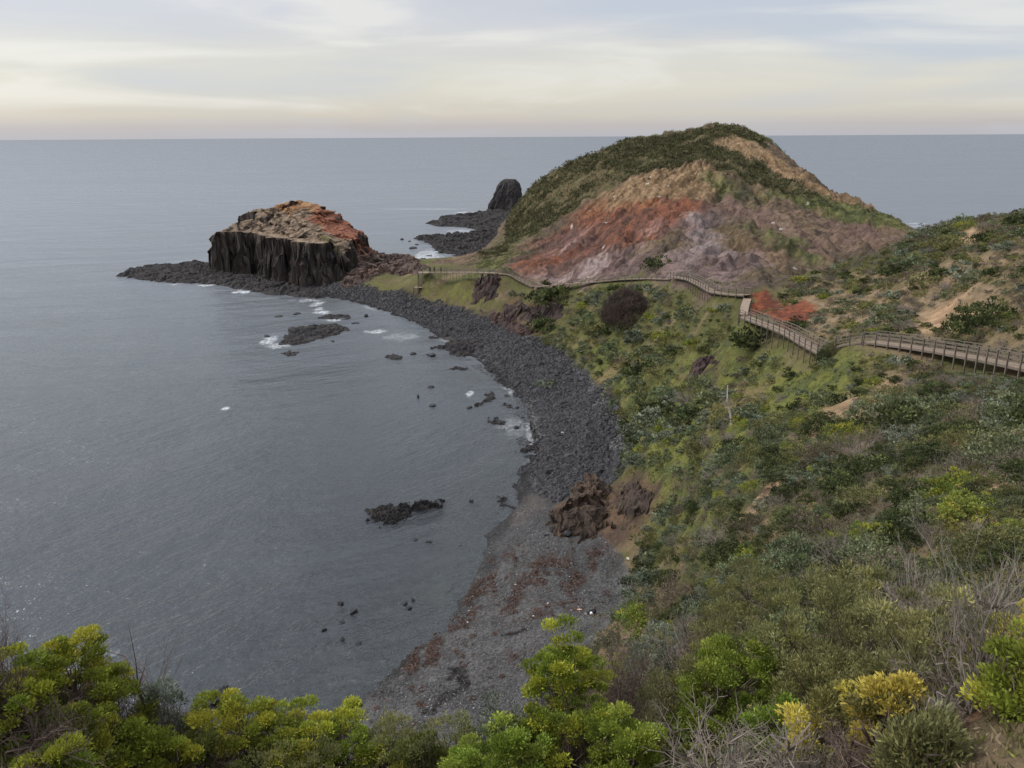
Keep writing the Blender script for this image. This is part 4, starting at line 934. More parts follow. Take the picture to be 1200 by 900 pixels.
walkway('curved railed walkway on the purple ground left of the red bank', [p + np.array([0, 0, .5]) for p in wp((876, 349, 136), (855, 348, 139), (835, 345, 143), (822, 337, 151), (808, 330, 160), (790, 327, 168))])
walkway('long thin straight walkway crossing the foot of the big hill', wp((788, 327, 169), (760, 326, 180), (730, 327, 189), (700, 330, 197), (660, 333, 206), (628, 336, 213)), railh=.5, nrail=1, spacing=3)
walkway('walkway climbing from the hill foot around the dark craggy knob', wp((626, 336, 214), (610, 328, 220), (600, 322, 224), (585, 320, 227)), railh=1.0)
walkway('far level railed walkway above the green bank ending at the lookout', wp((583, 320, 228), (560, 319, 234), (540, 319, 239), (505, 319, 248)), spacing=2.6)
def lookout():
    c = at_r(498, 319, 250); z = c[2]; g = c.copy(); b = at_z(487, 353, 3.0)
    root = empty('lookout_platform', g); tag(root, 'small timber lookout platform with stairs down to the far end of the beach', 'platform')
    e1 = np.array([1, 0, 0]); e2 = np.array([0, 1, 0]); dk = MB()
    for i in range(18): dk.beam(c + [-2.2, -1.4 + i * .16, 0], c + [1.8, -1.4 + i * .16, 0], .148, .05)
    dk.build('deck', M_DECK, root, g)
    for x, y in ((-2.2, -1.5), (1.8, -1.5), (-2.2, 1.5), (1.8, 1.5), (-.2, 1.5)):
        p = c + [x, y, 0]; m = MB(); m.beam(p - [0, 0, 5], p + [0, 0, 1.15], .14, .14); m.build('post', M_RAIL, root, g)
    for a, d in (((-2.2, 1.5), (1.8, 1.5)), ((-2.2, -1.5), (-2.2, 1.5)), ((-.4, -1.5), (1.8, -1.5))):
        m = MB()
        for h_ in (.55, 1.1): m.beam(c + [a[0], a[1], h_], c + [d[0], d[1], h_], .08, .1)
        m.build('rail', M_RAIL, root, g)
    def flight(top, bot, w_):
        L = np.linalg.norm(bot[:2] - top[:2]); n = int(abs(top[2] - bot[2]) / .18); st = MB(); sd = np.cross((bot - top) / np.linalg.norm(bot - top), [0, 0, 1]); sd /= np.linalg.norm(sd)
        for i in range(n):
            p = top + (bot - top) * (i + .5) / n; st.beam(p - sd * w_ / 2, p + sd * w_ / 2, .3, .05)
        st.build('steps', M_DECK, root, g)
        for sg in (-1, 1):
            m = MB(); m.beam(top + sd * sg * w_ / 2, bot + sd * sg * w_ / 2, .08, .3); m.beam(top + sd * sg * w_ / 2 + [0, 0, 1.0], bot + sd * sg * w_ / 2 + [0, 0, 1.0], .10, .1)
            for t in (0, .33, .66, 1):
                p = top + (bot - top) * t + sd * sg * w_ / 2; m.beam(p - [0, 0, .8], p + [0, 0, 1.0], .11, .11)
            m.build('handrail', M_RAIL, root, g)
    t0 = c + np.array([-1.3, -1.6, 0]); md = t0 * .5 + b * .5; md[0] -= 0.2
    flight(t0, md + [.9, .8, 0], 1.5)
    ld = MB()
    for i in range(14): ld.beam(md + [-1.0, -.9 + i * .14, -.02], md + [1.7, -.9 + i * .14, -.02], .13, .05)
    for x in (-1.0, 1.7):
        for y in (-.9, .9): ld.beam(md + [x, y, -3], md + [x, y, 1.1], .13, .13)
    ld.build('landing', M_DECK, root, g)
    flight(md + [-.3, -.9, 0], b, 1.5)
lookout()

# ------------------------------------------------------------------ people
def skin_person(name, joints, edges, radii, mat, parent):
    me = bpy.data.meshes.new(name); me.from_pydata(joints, edges, []); o = bpy.data.objects.new(name, me); COL.objects.link(o); o.parent = parent
    o.modifiers.new('skin', 'SKIN'); me.materials.append(mat)
    for i, r in enumerate(radii):
        me.skin_vertices[0].data[i].radius = (r, r)
    me.skin_vertices[0].data[0].use_root = True
    s_ = o.modifiers.new('sub', 'SUBSURF'); s_.levels = 2; s_.render_levels = 2
    return o
M_SKINTONE = make_mat('skin', (.42, .26, .19), rough=.6, n1=(3, .05))
def cloth(c): return make_mat('clothing', c, rough=.9, n1=(6, .15))
def head_mesh(parent, z, face, hairc):
    """head turned towards `face`, with ears, nose, eyes and a cap of hair"""
    bm = bmesh.new(); bmesh.ops.create_uvsphere(bm, u_segments=20, v_segments=14, radius=.1)
    for v in bm.verts:
        v.co.z *= 1.2; v.co.x *= .85
        if v.co.z < -.03: v.co.x *= .85; v.co.y *= .9
    for x in (-.086, .086): bmesh.ops.create_uvsphere(bm, u_segments=8, v_segments=6, radius=.022, matrix=Matrix.Translation((x, 0, -.005)))
    bmesh.ops.create_cone(bm, segments=6, radius1=.016, radius2=.006, depth=.05, matrix=Matrix.Translation((0, .1, -.01)))
    me = bpy.data.meshes.new('head'); bm.to_mesh(me); bm.free(); me.materials.append(M_SKINTONE)
    h = bpy.data.objects.new('head', me); COL.objects.link(h); h.parent = parent; h.location = z; h.rotation_euler = (0, 0, face)
    e = bmesh.new()
    for x in (-.032, .032): bmesh.ops.create_uvsphere(e, u_segments=8, v_segments=6, radius=.011, matrix=Matrix.Translation((x, .09, .012)))
    me = bpy.data.meshes.new('eyes'); e.to_mesh(me); e.free(); me.materials.append(M_BLACK); q = bpy.data.objects.new('eyes', me); COL.objects.link(q); q.parent = h
    hr = bmesh.new(); bmesh.ops.create_uvsphere(hr, u_segments=20, v_segments=14, radius=.108)
    for v in hr.verts: v.co.z = v.co.z * 1.2; v.co.x *= .9; v.co.y -= .014
    bmesh.ops.delete(hr, geom=[f for f in hr.faces if f.calc_center_median().z < (.03 if f.calc_center_median().y > 0 else -.09)], context='FACES')
    me = bpy.data.meshes.new('hair'); hr.to_mesh(me); hr.free(); me.materials.append(cloth(hairc)); q = bpy.data.objects.new('hair', me); COL.objects.link(q); q.parent = h
def standing(label, p, rz, top=(.05, .05, .06), legs=(.03, .03, .04)):
    r = empty('person', p, rz); tag(r, label, 'person')
    J = [(0, 0, .95), (0, 0, 1.2), (0, 0, 1.42), (0, 0, 1.56), (.18, 0, 1.42), (.24, .02, 1.14), (.25, .12, .9), (-.18, 0, 1.42), (-.24, .02, 1.14), (-.22, .14, .92)]
    skin_person('jacket', J, [(0, 1), (1, 2), (2, 3), (2, 4), (4, 5), (5, 6), (2, 7), (7, 8), (8, 9)], [.15, .15, .13, .055, .07, .055, .04, .07, .055, .04], cloth(top), r)
    J = [(0, 0, .95), (.1, 0, .88), (.11, .02, .5), (.12, -.02, .09), (.12, .13, .04), (-.1, 0, .88), (-.12, .04, .5), (-.13, 0, .09), (-.13, .15, .04)]
    skin_person('trousers', J, [(0, 1), (1, 2), (2, 3), (3, 4), (0, 5), (5, 6), (6, 7), (7, 8)], [.15, .1, .07, .05, .04, .1, .07, .05, .04], cloth(legs), r)
    head_mesh(r, (0, .01, 1.66), 0, (.03, .02, .015))
def seated():
    p = cast(697, 720); r = empty('person', p, math.radians(95)); tag(r, 'person in black top sitting on the near beach with legs stretched out', 'person')
    J = [(0, 0, .12), (0, -.03, .35), (0, -.02, .56), (0, .01, .70), (.19, -.01, .57), (.25, .12, .36), (.17, .36, .36), (-.19, -.01, .57), (-.26, -.02, .33), (-.27, -.15, .08)]
    skin_person('top', J, [(0, 1), (1, 2), (2, 3), (2, 4), (4, 5), (5, 6), (2, 7), (7, 8), (8, 9)], [.17, .15, .14, .055, .075, .055, .04, .075, .055, .04], cloth((.012, .012, .015)), r)
    J = [(0, 0, .13), (.1, .08, .13), (.12, .48, .40), (.12, .82, .10), (-.1, .08, .13), (-.12, .50, .36), (-.13, .86, .08)]
    skin_person('trousers', J, [(0, 1), (1, 2), (2, 3), (0, 4), (4, 5), (5, 6)], [.15, .1, .075, .05, .1, .075, .05], cloth((.02, .02, .025)), r)
    for x, y in ((.12, .9), (-.13, .94)):
        skin_person('shoe', [(x, y - .06, .06), (x, y + .04, .05), (x, y + .16, .06)], [(0, 1), (1, 2)], [.05, .055, .04], cloth((.45, .40, .36)), r)
    # hands: palm, four fingers and a thumb
    for bx, by, bz in ((.15, .42, .36), (-.27, -.2, .05)):
        J = [(bx, by - .05, bz), (bx, by + .03, bz)]; E = [(0, 1)]; R_ = [.03, .034]
        for i, l in enumerate((.07, .085, .08, .06)):
            k = len(J); J += [(bx - .03 + i * .02, by + .05, bz), (bx - .034 + i * .022, by + .05 + l * .6, bz - .008), (bx - .034 + i * .022, by + .05 + l, bz - .03)]; E += [(1, k), (k, k + 1), (k + 1, k + 2)]; R_ += [.011, .010, .009]
        k = len(J); J += [(bx - .05, by, bz), (bx - .065, by + .04, bz - .01)]; E += [(0, k), (k, k + 1)]; R_ += [.012, .010]
        skin_person('hand', J, E, R_, M_SKINTONE, r)
    head_mesh(r, (0, .04, .82), 0, (.012, .010, .010))
    # pale bag lying against the hip
    q = p + np.array([-.42, -.22, .02]); m = hull_mesh('bag', 91, cloth((.80, .80, .78)), flat=.8); o = bpy.data.objects.new('bag', m); COL.objects.link(o); o.location = (q[0], q[1], p[2] + .2); o.scale = (.26, .2, .3)
    tag(o, 'white bag leaning beside the person sitting on the beach', 'bag')
seated()
q = cast(679, 716); me = hull_mesh('beach_debris', 92, make_mat('pinkish_foam', (.62, .40, .30), n1=(4, .15)), flat=.5); o = bpy.data.objects.new('float', me); COL.objects.link(o); o.location = q + [0, 0, .1]; o.scale = (.33, .2, .22)
tag(o, 'pale pinkish washed up float near the person sitting on the beach', 'float')
c = at_r(506, 316, 248)
for i, (du, lb, tc_) in enumerate([(504, 'dark clothed person on the far walkway nearest the lookout stairs', (.03, .03, .04)), (509, 'middle one of three people standing on the far walkway', (.06, .03, .03)), (517, 'rightmost of three people standing on the far walkway', (.03, .04, .06))]):
    p = at_r(du, 319, 247 - i * 1.8); standing(lb, (p[0], p[1], p[2] + .03), .6 * i, tc_)
p = at_z(541, 276, 1.7); standing('lone person standing on the broken rock shelf in the far cove', (p[0], p[1], 1.6), 1.0)
for i, (u, v, lb, s_) in enumerate([(673, 532, 'white pale stone on the boulder beach nearest the boulders', .30), (699, 541, 'white stone on the upper beach near the slope', .28), (736, 656, 'white block at the foot of the scrub right of the kelp', .35), (659, 508, 'pinkish pale stone among the black boulders', .33),
                                      (645, 468, 'pale driftwood lump high among the black boulders', .2), (548, 730, 'tiny white shell like stone in the lower kelp', .15), (604, 686, 'tiny white stone in the middle of the kelp', .18), (642, 708, 'white pebble right of the central kelp', .17), (625, 723, 'white pebble below the central kelp', .17)]):
    q = cast(u, v); me = HULLP = bpy.data.meshes.get('pale_stone') or hull_mesh('pale_stone', 95, M_PALEROCK, flat=.6); o = bpy.data.objects.new('stone', me); COL.objects.link(o)
    o.location = q + [0, 0, s_ * .4]; o.scale = (s_, s_ * .8, s_ * .8); o.rotation_euler = (0, 0, i * 1.1); tag(o, lb, 'stone', 'pale stones scattered on the beach')
def driftwood(label, u1, v1, u2, v2, rad):
    a = cast(u1, v1); b = cast(u2, v2); mid = (a + b) / 2 + np.array([.1, .05, .12]); m = MB(); m.tube(a + [0, 0, rad], mid, rad, rad * .9, 7); m.tube(mid, b + [0, 0, rad * .6], rad * .9, rad * .4, 7); m.tube(mid, mid + [.3, .35, .3], rad * .5, rad * .15, 6)
    tag(m.build('driftwood', make_mat('bleached_wood', (.30, .26, .21), n1=(3, .25)), origin=(0, 0, 0)), label, 'driftwood')
driftwood('pale forked driftwood beside black weed on the boulder beach', 667, 556, 676, 549, .10)
reef('black clump of weed covered rock beside the forked driftwood', [(671, 556), (676, 550), (684, 549), (680, 556), (677, 562)], h=.35, block=.4, amp=.3, seed=61, follow=True, name='boulder', cat='boulder')

# ------------------------------------------------------------------ plants
def leaf_quads(rg, C, N, L, W, jitter=.5, curl=0.0):
    """rhombic leaves at points C pointing along N"""
    k = len(C); d = N + rg.normal(0, jitter, (k, 3)); d /= np.linalg.norm(d, axis=1)[:, None] + 1e-9
    q = rg.normal(0, 1, (k, 3)); s = np.cross(d, q); s /= np.linalg.norm(s, axis=1)[:, None] + 1e-9
    L = L * rg.uniform(.6, 1.25, k)[:, None]; W = W * rg.uniform(.7, 1.2, k)[:, None]
    a = C; b = C + d * L * .5 + s * W; c = C + d * L; e = C + d * L * .5 - s * W
    return np.stack([a, b, c, e], 1).reshape(-1, 3)

def dome_points(rg, n, rough=.25, inner=.35, seed=0):
    """clump centres spread over and inside a bumpy dome of unit radius"""
    z = rg.uniform(-.05, 1, n); a = rg.uniform(0, 6.283, n); r = np.sqrt(np.maximum(0, 1 - z * z))
    d = np.stack([r * np.cos(a), r * np.sin(a), z], 1)
    k = 1 + rough * fbm(d[:, 0] * 1.4 + seed, d[:, 1] * 1.4 + d[:, 2], 700 + seed, 3) * 2.2
    k *= np.where(rg.random(n) < inner, rg.uniform(.45, .9, n), rg.uniform(.88, 1.05, n))
    return d * k[:, None], d

def branches(rg, tips, base_r=.05, trunks=6, spread=.25, n=4, wob=.12, start=(0, 0, 0)):
    """limbs from the root to each tip, joined through a few trunk forks"""
    m = MB(); forks = []
    T = tips[rg.choice(len(tips), min(trunks, len(tips)), replace=False)]
    for t in T:
        f = t * rg.uniform(.4, .6) + rg.normal(0, .05, 3); f[2] = max(f[2], .05); a = np.array(start) + rg.normal(0, .04, 3) * [1, 1, 0]
        mid = (a + f) / 2 + rg.normal(0, wob, 3) * .5
        m.tube(a, mid, base_r, base_r * .75, n + 1); m.tube(mid, f, base_r * .75, base_r * .55, n + 1); forks.append(f)
    forks = np.array(forks)
    for t in tips:
        f = forks[np.argmin(np.linalg.norm(forks - t, axis=1))]; mid = (f + t) / 2 + rg.normal(0, wob, 3)
        m.tube(f, mid, base_r * .4, base_r * .25, 3); m.tube(mid, t, base_r * .25, base_r * .1, 3)
    return m

def foliage_arrays(seed, clumps, per, cr, L, W, col, colvar=.25, tipcol=None, tipamt=.0, rough=.3, inner=.35, flat=1.0, jitter=.6, upb=.3, squash=.8, tuftfix=True):
    rg = np.random.default_rng(seed); P_, D = dome_points(rg, clumps, rough, inner, seed)
    P_ = P_ * [1, 1, flat]
    if tuftfix:  # fuller crown: far outliers pulled back
        l_ = np.linalg.norm(P_, axis=1); P_ = P_ * (np.minimum(l_, 1.12) / l_)[:, None]
    n = clumps * per; ci = np.repeat(np.arange(clumps), per)
    o = rg.normal(0, 1, (n, 3)); o /= np.linalg.norm(o, axis=1)[:, None]; o[:, 2] = np.abs(o[:, 2]) * .9 + o[:, 2] * .1 - .1
    rad = cr * rg.uniform(.35, 1, n)[:, None] * rg.uniform(.7, 1.3, clumps)[ci][:, None]
    C = P_[ci] + o * rad * [1, 1, squash]; N = o * .8 + D[ci] * .4 + [0, 0, upb]
    V = leaf_quads(rg, C, N, L, W, jitter)
    cb = rg.uniform(1 - colvar, 1 + colvar, clumps)[ci] * rg.uniform(.75, 1.25, n)
    c = np.array(col)[None] * cb[:, None]
    if tipcol is not None:
        t = (rg.random(clumps) < tipamt)[ci]; c[t] = np.array(tipcol) * cb[t][:, None]
    return V, np.repeat(c, 4, 0), P_

M_LEAF = make_mat('leaf', attr=True, rough=.75, n1=None, spec=.25, objvar=.18, translucent=.25, hue=.012)
M_LEAF_DULL = make_mat('leaf_dull', attr=True, rough=.85, n1=None, spec=.15, objvar=.22, translucent=.15, hue=.015)
M_TWIG = make_mat('twig_bark', (.15, .125, .105), rough=.9, n1=(4, .3), spec=.15, objvar=.15)
M_TWIGPALE = make_mat('dead_twig', (.20, .17, .145), rough=.9, n1=(4, .3), spec=.15, objvar=.15)
M_TWIGBROWN = make_mat('brown_twig', (.13, .095, .08), rough=.9, n1=(4, .3), spec=.15, objvar=.15)

def twig_arrays(seed, stems=60, levels=3, L=.55, spread=.6, r=.008, kids=3, upb=.5, leaning=(0, 0, 0)):
    """leafless bush: forking stems, three sided"""
    rg = np.random.default_rng(seed); segs = []
    cur = []
    for i in range(stems):
        a = rg.uniform(0, 6.283); e = rg.uniform(.15, 1.0)
        d = np.array([math.cos(a) * (1 - e * .6), math.sin(a) * (1 - e * .6), e]) + np.array(leaning); d /= np.linalg.norm(d)
        b = rg.normal(0, .08, 3) * [1, 1, 0]; cur.append((b, d, L * rg.uniform(.7, 1.15), r))
    for lv in range(levels):
        nx = []
        for b, d, l, rr in cur:
            m = b + d * l * .5 + rg.normal(0, .05, 3) * l; e = m + (d + rg.normal(0, .25, 3)) * l * .5
            segs.append((b, m, rr, rr * .85)); segs.append((m, e, rr * .85, rr * .65))
            if lv < levels - 1:
                for k in range(kids):
                    dd = d + rg.normal(0, spread, 3) + [0, 0, upb * .3]; dd /= np.linalg.norm(dd)
                    st = m if rg.random() < .4 else e
                    nx.append((st, dd, l * rg.uniform(.45, .75), rr * .6))
        cur = nx
    A = np.array([s[0] for s in segs]); B = np.array([s[1] for s in segs]); r0 = np.array([s[2] for s in segs])[:, None]; r1 = np.array([s[3] for s in segs])[:, None]
    d = B - A; d /= np.linalg.norm(d, axis=1)[:, None] + 1e-9; s_ = np.cross(d, [0.3, .2, .93]); s_ /= np.linalg.norm(s_, axis=1)[:, None] + 1e-9; u = np.cross(s_, d)
    V = []
    for P_, rr in ((A, r0), (B, r1)):
        for t in (0, 2.094, 4.189): V.append(P_ + (s_ * math.cos(t) + u * math.sin(t)) * rr)
    V = np.stack(V, 1).reshape(-1, 3); k = len(A)
    f = np.array([[0, 1, 4, 3], [1, 2, 5, 4], [2, 0, 3, 5]])[None] + (np.arange(k) * 6)[:, None, None]
    V[:, 2] = np.abs(V[:, 2])
    return V, f.reshape(-1, 4)

def mesh_only(name, V, f, mat, cols=None):
    o = mesh_obj(name, V, f, mat, cols=cols); me = o.data; bpy.data.objects.remove(o); return me
def quadf(V): return np.arange(len(V)).reshape(-1, 4)

GREEN_D = (.046, .058, .022); GREY_G = (.19, .215, .155); OLIVE = (.115, .120, .040); LIME = (.16, .19, .035); YGREEN = (.235, .235, .032); YELLOW = (.62, .48, .03)
def fmesh(name, seed, clumps, per, cr, L, W, col, mat=None, **k):
    V, c, P_ = foliage_arrays(seed, clumps, per, cr, L, W, col, **k); return mesh_only(name, V, quadf(V), mat or M_LEAF, c)
VAR = {}
def variants(kind, hi):
    key = (kind, hi)
    if key in VAR: return VAR[key]
    out = []
    for s in range(4):
        # hi: seen from 18-70 m, lo: farther; unit radius, scaled to the shrub
        nc, per, L = (90, 34, .085) if hi else (50, 16, .17)
        sd = s * 10 + (1 if hi else 2)
        if kind == 'dark': m = fmesh('shrub_leaves', sd, nc, per, .21, L, L * .34, GREEN_D, colvar=.4, tipcol=(.10, .12, .04), tipamt=.35, rough=.35, flat=.62)
        elif kind == 'grey': m = fmesh('shrub_leaves', sd + 100, nc, per, .2, L, L * .3, GREY_G, M_LEAF_DULL, colvar=.35, tipcol=(.075, .09, .055), tipamt=.35, rough=.35, flat=.62)
        elif kind == 'bluegreen': m = fmesh('shrub_leaves', sd + 150, nc, per, .2, L, L * .3, (.115, .135, .068), M_LEAF_DULL, colvar=.35, tipcol=(.18, .20, .115), tipamt=.35, rough=.35, flat=.6)
        elif kind == 'olive': m = fmesh('shrub_leaves', sd + 200, nc, per, .2, L, L * .25, (.135, .135, .055), colvar=.35, tipcol=(.19, .185, .07), tipamt=.3, rough=.35, flat=.62)
        elif kind == 'lime': m = fmesh('shrub_leaves', sd + 300, nc, per, .2, L, L * .35, (.18, .22, .045), colvar=.3, tipcol=(.28, .27, .045), tipamt=.3, rough=.3, flat=.6)
        elif kind == 'brown': m = fmesh('shrub_leaves', sd + 350, nc, per, .2, L * 1.2, L * .12, (.17, .135, .10), M_LEAF_DULL, colvar=.35, tipcol=(.11, .10, .06), tipamt=.35, rough=.35, flat=.55)
        elif kind == 'twiggy':
            V, f = twig_arrays(sd + 400, 34 if hi else 26, 4, .55, .6, .011 if hi else .022, 3); V = V * [1, 1, .75]; m = mesh_only('shrub_twigs', V, f, M_TWIGPALE)
        out.append(m)
    VAR[key] = out; return out

def lin_dist(x, y, pts):
    d = np.full(np.shape(x), 1e9)
    for i in range(len(pts) - 1):
        ax, ay = pts[i][:2]; bx, by = pts[i + 1][:2]; ex, ey = bx - ax, by - ay
        t = np.clip(((x - ax) * ex + (y - ay) * ey) / (ex * ex + ey * ey + 1e-9), 0, 1); d = np.minimum(d, np.hypot(x - ax - ex * t, y - ay - ey * t))
    return d
WALKXY = [at_r(u, v, r)[:2] for u, v, r, g in WALK]
RGW = [signed_dist]  # keep name

def place_shrub(kind, p, size, rz, label, group, hi, name, squash=1.0, k=0, cat='shrub'):
    me = variants(kind, hi)[k % 4]; o = bpy.data.objects.new(name, me); COL.objects.link(o)
    o.location = (p[0], p[1], p[2] - .12 * size); o.scale = (size, size * .9, size * squash); o.rotation_euler = (0, 0, rz); return tag(o, label, cat, group)

KINDS_W = [('dark', .20), ('bluegreen', .24), ('grey', .13), ('twiggy', .18), ('olive', .17), ('brown', .13), ('lime', .04)]
LBL = {'dark': ('dark green mounded shrub', 'dark green mounded shrubs'), 'grey': ('silvery grey green shrub', 'silvery grey green shrubs'), 'twiggy': ('leafless grey twiggy shrub', 'leafless twiggy shrubs'),
       'olive': ('olive green shrub', 'olive shrubs'), 'brown': ('dry brown fine leaved shrub', 'dry brown shrubs'), 'lime': ('bright green shrub', 'bright green shrubs'), 'bluegreen': ('dull blue green shrub', 'dull blue green shrubs')}
NAMES = {'dark': 'dark_shrub', 'grey': 'grey_shrub', 'twiggy': 'dead_shrub', 'olive': 'olive_shrub', 'brown': 'dry_shrub', 'lime': 'bright_shrub', 'bluegreen': 'saltbush'}
def hillside():
    rg = np.random.default_rng(77)
    # shrubs the photograph shows clearly, placed first: kind, u, v(base), width px, label
    big = [('bluegreen', 975, 428, 26, 'grey green bush hiding the gap in the walkway', ''), ('olive', 958, 432, 22, 'olive bush under the lower end of the descending walkway', ''), ('dark', 1150, 388, 74, 'large almost black shrub on the slope above the bridge near the right edge', 'y'), ('dark', 1052, 322, 36, 'dark shrub clump on the right slope halfway to the skyline', ''), ('dark', 880, 402, 58, 'wide dark shrub just below the walkway corner', ''), ('dark', 650, 352, 66, 'wide dark green thicket under the thin straight walkway', ''),
           ('dark', 770, 312, 34, 'isolated dark green shrub on the purple ground above the thin walkway', ''), ('dark', 935, 383, 30, 'dark shrub against the lower right of the red bank', ''), ('dark', 918, 349, 17, 'small dark shrub above the red bank', ''), ('dark', 722, 382, 26, 'dark shrub at the foot of the big rounded brown bush', ''), ('grey', 640, 452, 26, 'pale grey shrub at the edge of the black boulder beach', ''), ('bluegreen', 765, 488, 30, 'blue green shrub low on the grassy slope', ''), ('lime', 752, 728, 62, 'rounded vivid green bush beside the near beach', ''), ('grey', 752, 788, 50, 'silvery shrub at the edge of the near beach below the vivid green bush', ''),
           ('grey', 765, 690, 70, 'silvery shrub above the vivid green bush', ''), ('lime', 1035, 640, 72, 'bright green shrub on the middle slope', ''), ('dark', 875, 650, 40, 'dark shrub left of the bright green middle slope shrub', ''), ('lime', 1140, 608, 74, 'yellow green flowering shrub below the lower right bare soil', ''), ('dark', 1075, 590, 60, 'dark rounded shrub left of the yellow green flowering shrub', ''),
           ('grey', 1180, 505, 44, 'silvery shrub by the lower right bare soil', ''), ('dark', 1060, 505, 90, 'broad dark shrub under the walkway bridge', ''), ('dark', 1000, 560, 70, 'broad dark shrub below the bare soil patch', ''), ('olive', 700, 320, 1, '', 'skip'), ('dark', 745, 520, 30, 'dark shrub at the lower edge of the grassy slope', ''), ('dark', 1010, 345, 20, 'small dark shrub on the dry right slope', ''),
           ('grey', 1130, 325, 40, 'silver shrub near the top of the right slope', ''), ('lime', 1190, 625, 40, 'bright green shrub at the right edge on the middle slope', ''), ('olive', 1030, 480, 46, 'olive shrub beside the bare soil under the bridge', ''), ('dark', 940, 620, 60, 'dark shrub in the middle of the scrubby slope', '')]
    X = []; Y = []; S = []
    for i, (kd, u, v, wpx, lb, fl) in enumerate(big):
        if fl == 'skip': continue
        p = cast(u, v)
        if p is None: continue
        d = np.linalg.norm(p - [0, 0, H]); s = wpx * d / F / 2 / 1.05
        place_shrub(kd, p, s, i * .9, lb, None, d < 110, NAMES[kd], 1.25 if fl in 'yp' and fl else 1.0, i); X.append(p[0]); Y.append(p[1]); S.append(s * .8)
    n = 60000
    a = np.radians(rg.uniform(-1, 36, n)); r = np.exp(rg.uniform(math.log(19), math.log(230), n)); x, y = r * np.sin(a), r * np.cos(a); z = ground(x, y)
    hm = signed_dist(x, y, HILLP); wd = lin_dist(x, y, WALKXY)
    wx, wy = warp(x, y); mg = mask('grass', wx, wy, 3.0); md = mask('dry', wx, wy, 3.0); mb = 2.2 * mask('bare', wx, wy, 2.6) + 2 * mask('redbank', wx, wy, 4.); gt = mask('greentop', x, y, 1.)
    grove = fbm(x / 14, y / 14, 900, 3)
    pr = (1 - mg * .70) * (1 - md * .8) * (1 - np.clip(mb, 0, 1) * .95) * (1 - gt) * np.clip(.75 + grove, .2, 1)
    pp = cast(697, 720); rel_ = np.stack([x, y, z + .8 - H], 1); dep = rel_ @ fw; pu = 600 + F * (rel_ @ rt) / dep; pv = 450 - F * (rel_ @ up) / dep
    ok = (z > 4.2) & ~in_region('beach', x, y) & ~((pu > 655) & (pu < 722) & (pv > 690) & (pv < 745)) & (hm < -1) & (wd > 1.9) & (rg.random(n) < pr)
    # keep the line of sight to the walkway clear
    cnt = {k: 0 for k, _ in KINDS_W}; rest = []; acc = []
    sd_out = np.minimum.reduce([-signed_dist(x, y, REG['outsoil'][i]) for i in range(len(REG['outsoil']))])
    for i in np.nonzero(ok)[0]:
        size = (.5 + 1.35 * rg.random() ** 1.5) * (1.0 + .35 * (r[i] > 60)) * (1 - .25 * mg[i]) * (1 + .4 * (grove[i] > .15)) * (1 + .25 * (r[i] > 100))
        if wd[i] < 6 : size *= .55
        if r[i] > 85 and z[i] > 26: size *= .55
        if sd_out[i] < 1.5: continue
        dd = (np.array(X) - x[i]) ** 2 + (np.array(Y) - y[i]) ** 2; lim = (np.array(S) + size * .8) * .62
        if (dd < lim * lim).any(): continue
        w_ = np.array([q for _, q in KINDS_W]); g2 = float(fbm(np.array([x[i] / 22]), np.array([y[i] / 22]), 950, 2)[0])
        low = float(np.interp(z[i], [4, 14, 24, 34], [2.0, 1.4, .8, .6]))
        w_ = w_ * [1 + g2 * 1.5, low, low, .35 if low > 1.2 else 1.3 - g2, 1, .5 if low > 1.2 else 1.4, 1.5 if low > 1.2 else .8]; w_ = np.clip(w_, .01, 9); w_ /= w_.sum()
        kd = KINDS_W[rg.choice(len(w_), p=w_)][0]
        X.append(x[i]); Y.append(y[i]); S.append(size * .8)
        acc.append((size / r[i], i, kd, size))
    acc.sort(reverse=True)
    for _, i, kd, size in acc:
        if cnt[kd] >= (280 if kd != 'lime' else 60): rest.append((kd, x[i], y[i], z[i], size)); continue
        cnt[kd] += 1
        zone = ('on the grassy slope above the beach' if mg[i] > .5 else 'on the dry slope above the walkway' if md[i] > .5 else 'low on the slope near the beach' if z[i] < 10 else 'among dense scrub on the middle slope' if r[i] < 70 else 'in scrub below the walkway' if z[i] < 27 else 'near the top of the right slope')
        o = place_shrub(kd, (x[i], y[i], z[i]), size, rg.uniform(0, 6.28), LBL[kd][0] + ' ' + zone, LBL[kd][1] + ' ' + zone, r[i] < 75, NAMES[kd], rg.uniform(.75, 1.15), int(rg.integers(4)))
    print('shrubs', cnt, 'rest', len(rest))
    VV = []; CC = []; TV = []; TF = []; to = 0
    for kd, px_, py_, pz_, size in rest:
        me = variants(kd, False)[int(rg.integers(4))]; n_ = len(me.vertices); a_ = np.empty(n_ * 3, np.float32); me.vertices.foreach_get('co', a_); a_ = a_.reshape(-1, 3)
        t = rg.uniform(0, 6.28); q = np.stack([a_[:, 0] * math.cos(t) - a_[:, 1] * math.sin(t), a_[:, 0] * math.sin(t) + a_[:, 1] * math.cos(t), a_[:, 2]], 1) * size + [px_, py_, pz_ - .1 * size]
        if kd == 'twiggy':
            f_ = np.empty(len(me.loops), np.int32); me.loops.foreach_get('vertex_index', f_); TV.append(q); TF.append(f_.reshape(-1, 4) + to); to += n_
        else:
            c_ = np.empty(n_ * 4, np.float32); me.color_attributes['Col'].data.foreach_get('color', c_); VV.append(q); CC.append(c_.reshape(-1, 4)[:, :3] * rg.uniform(.75, 1.2))
    if VV:
        V_ = np.concatenate(VV); tag(mesh_obj('scrub', V_, quadf(V_), M_LEAF_DULL, cols=np.concatenate(CC)), 'farther low shrubs filling the slope between the larger ones', kind='stuff')
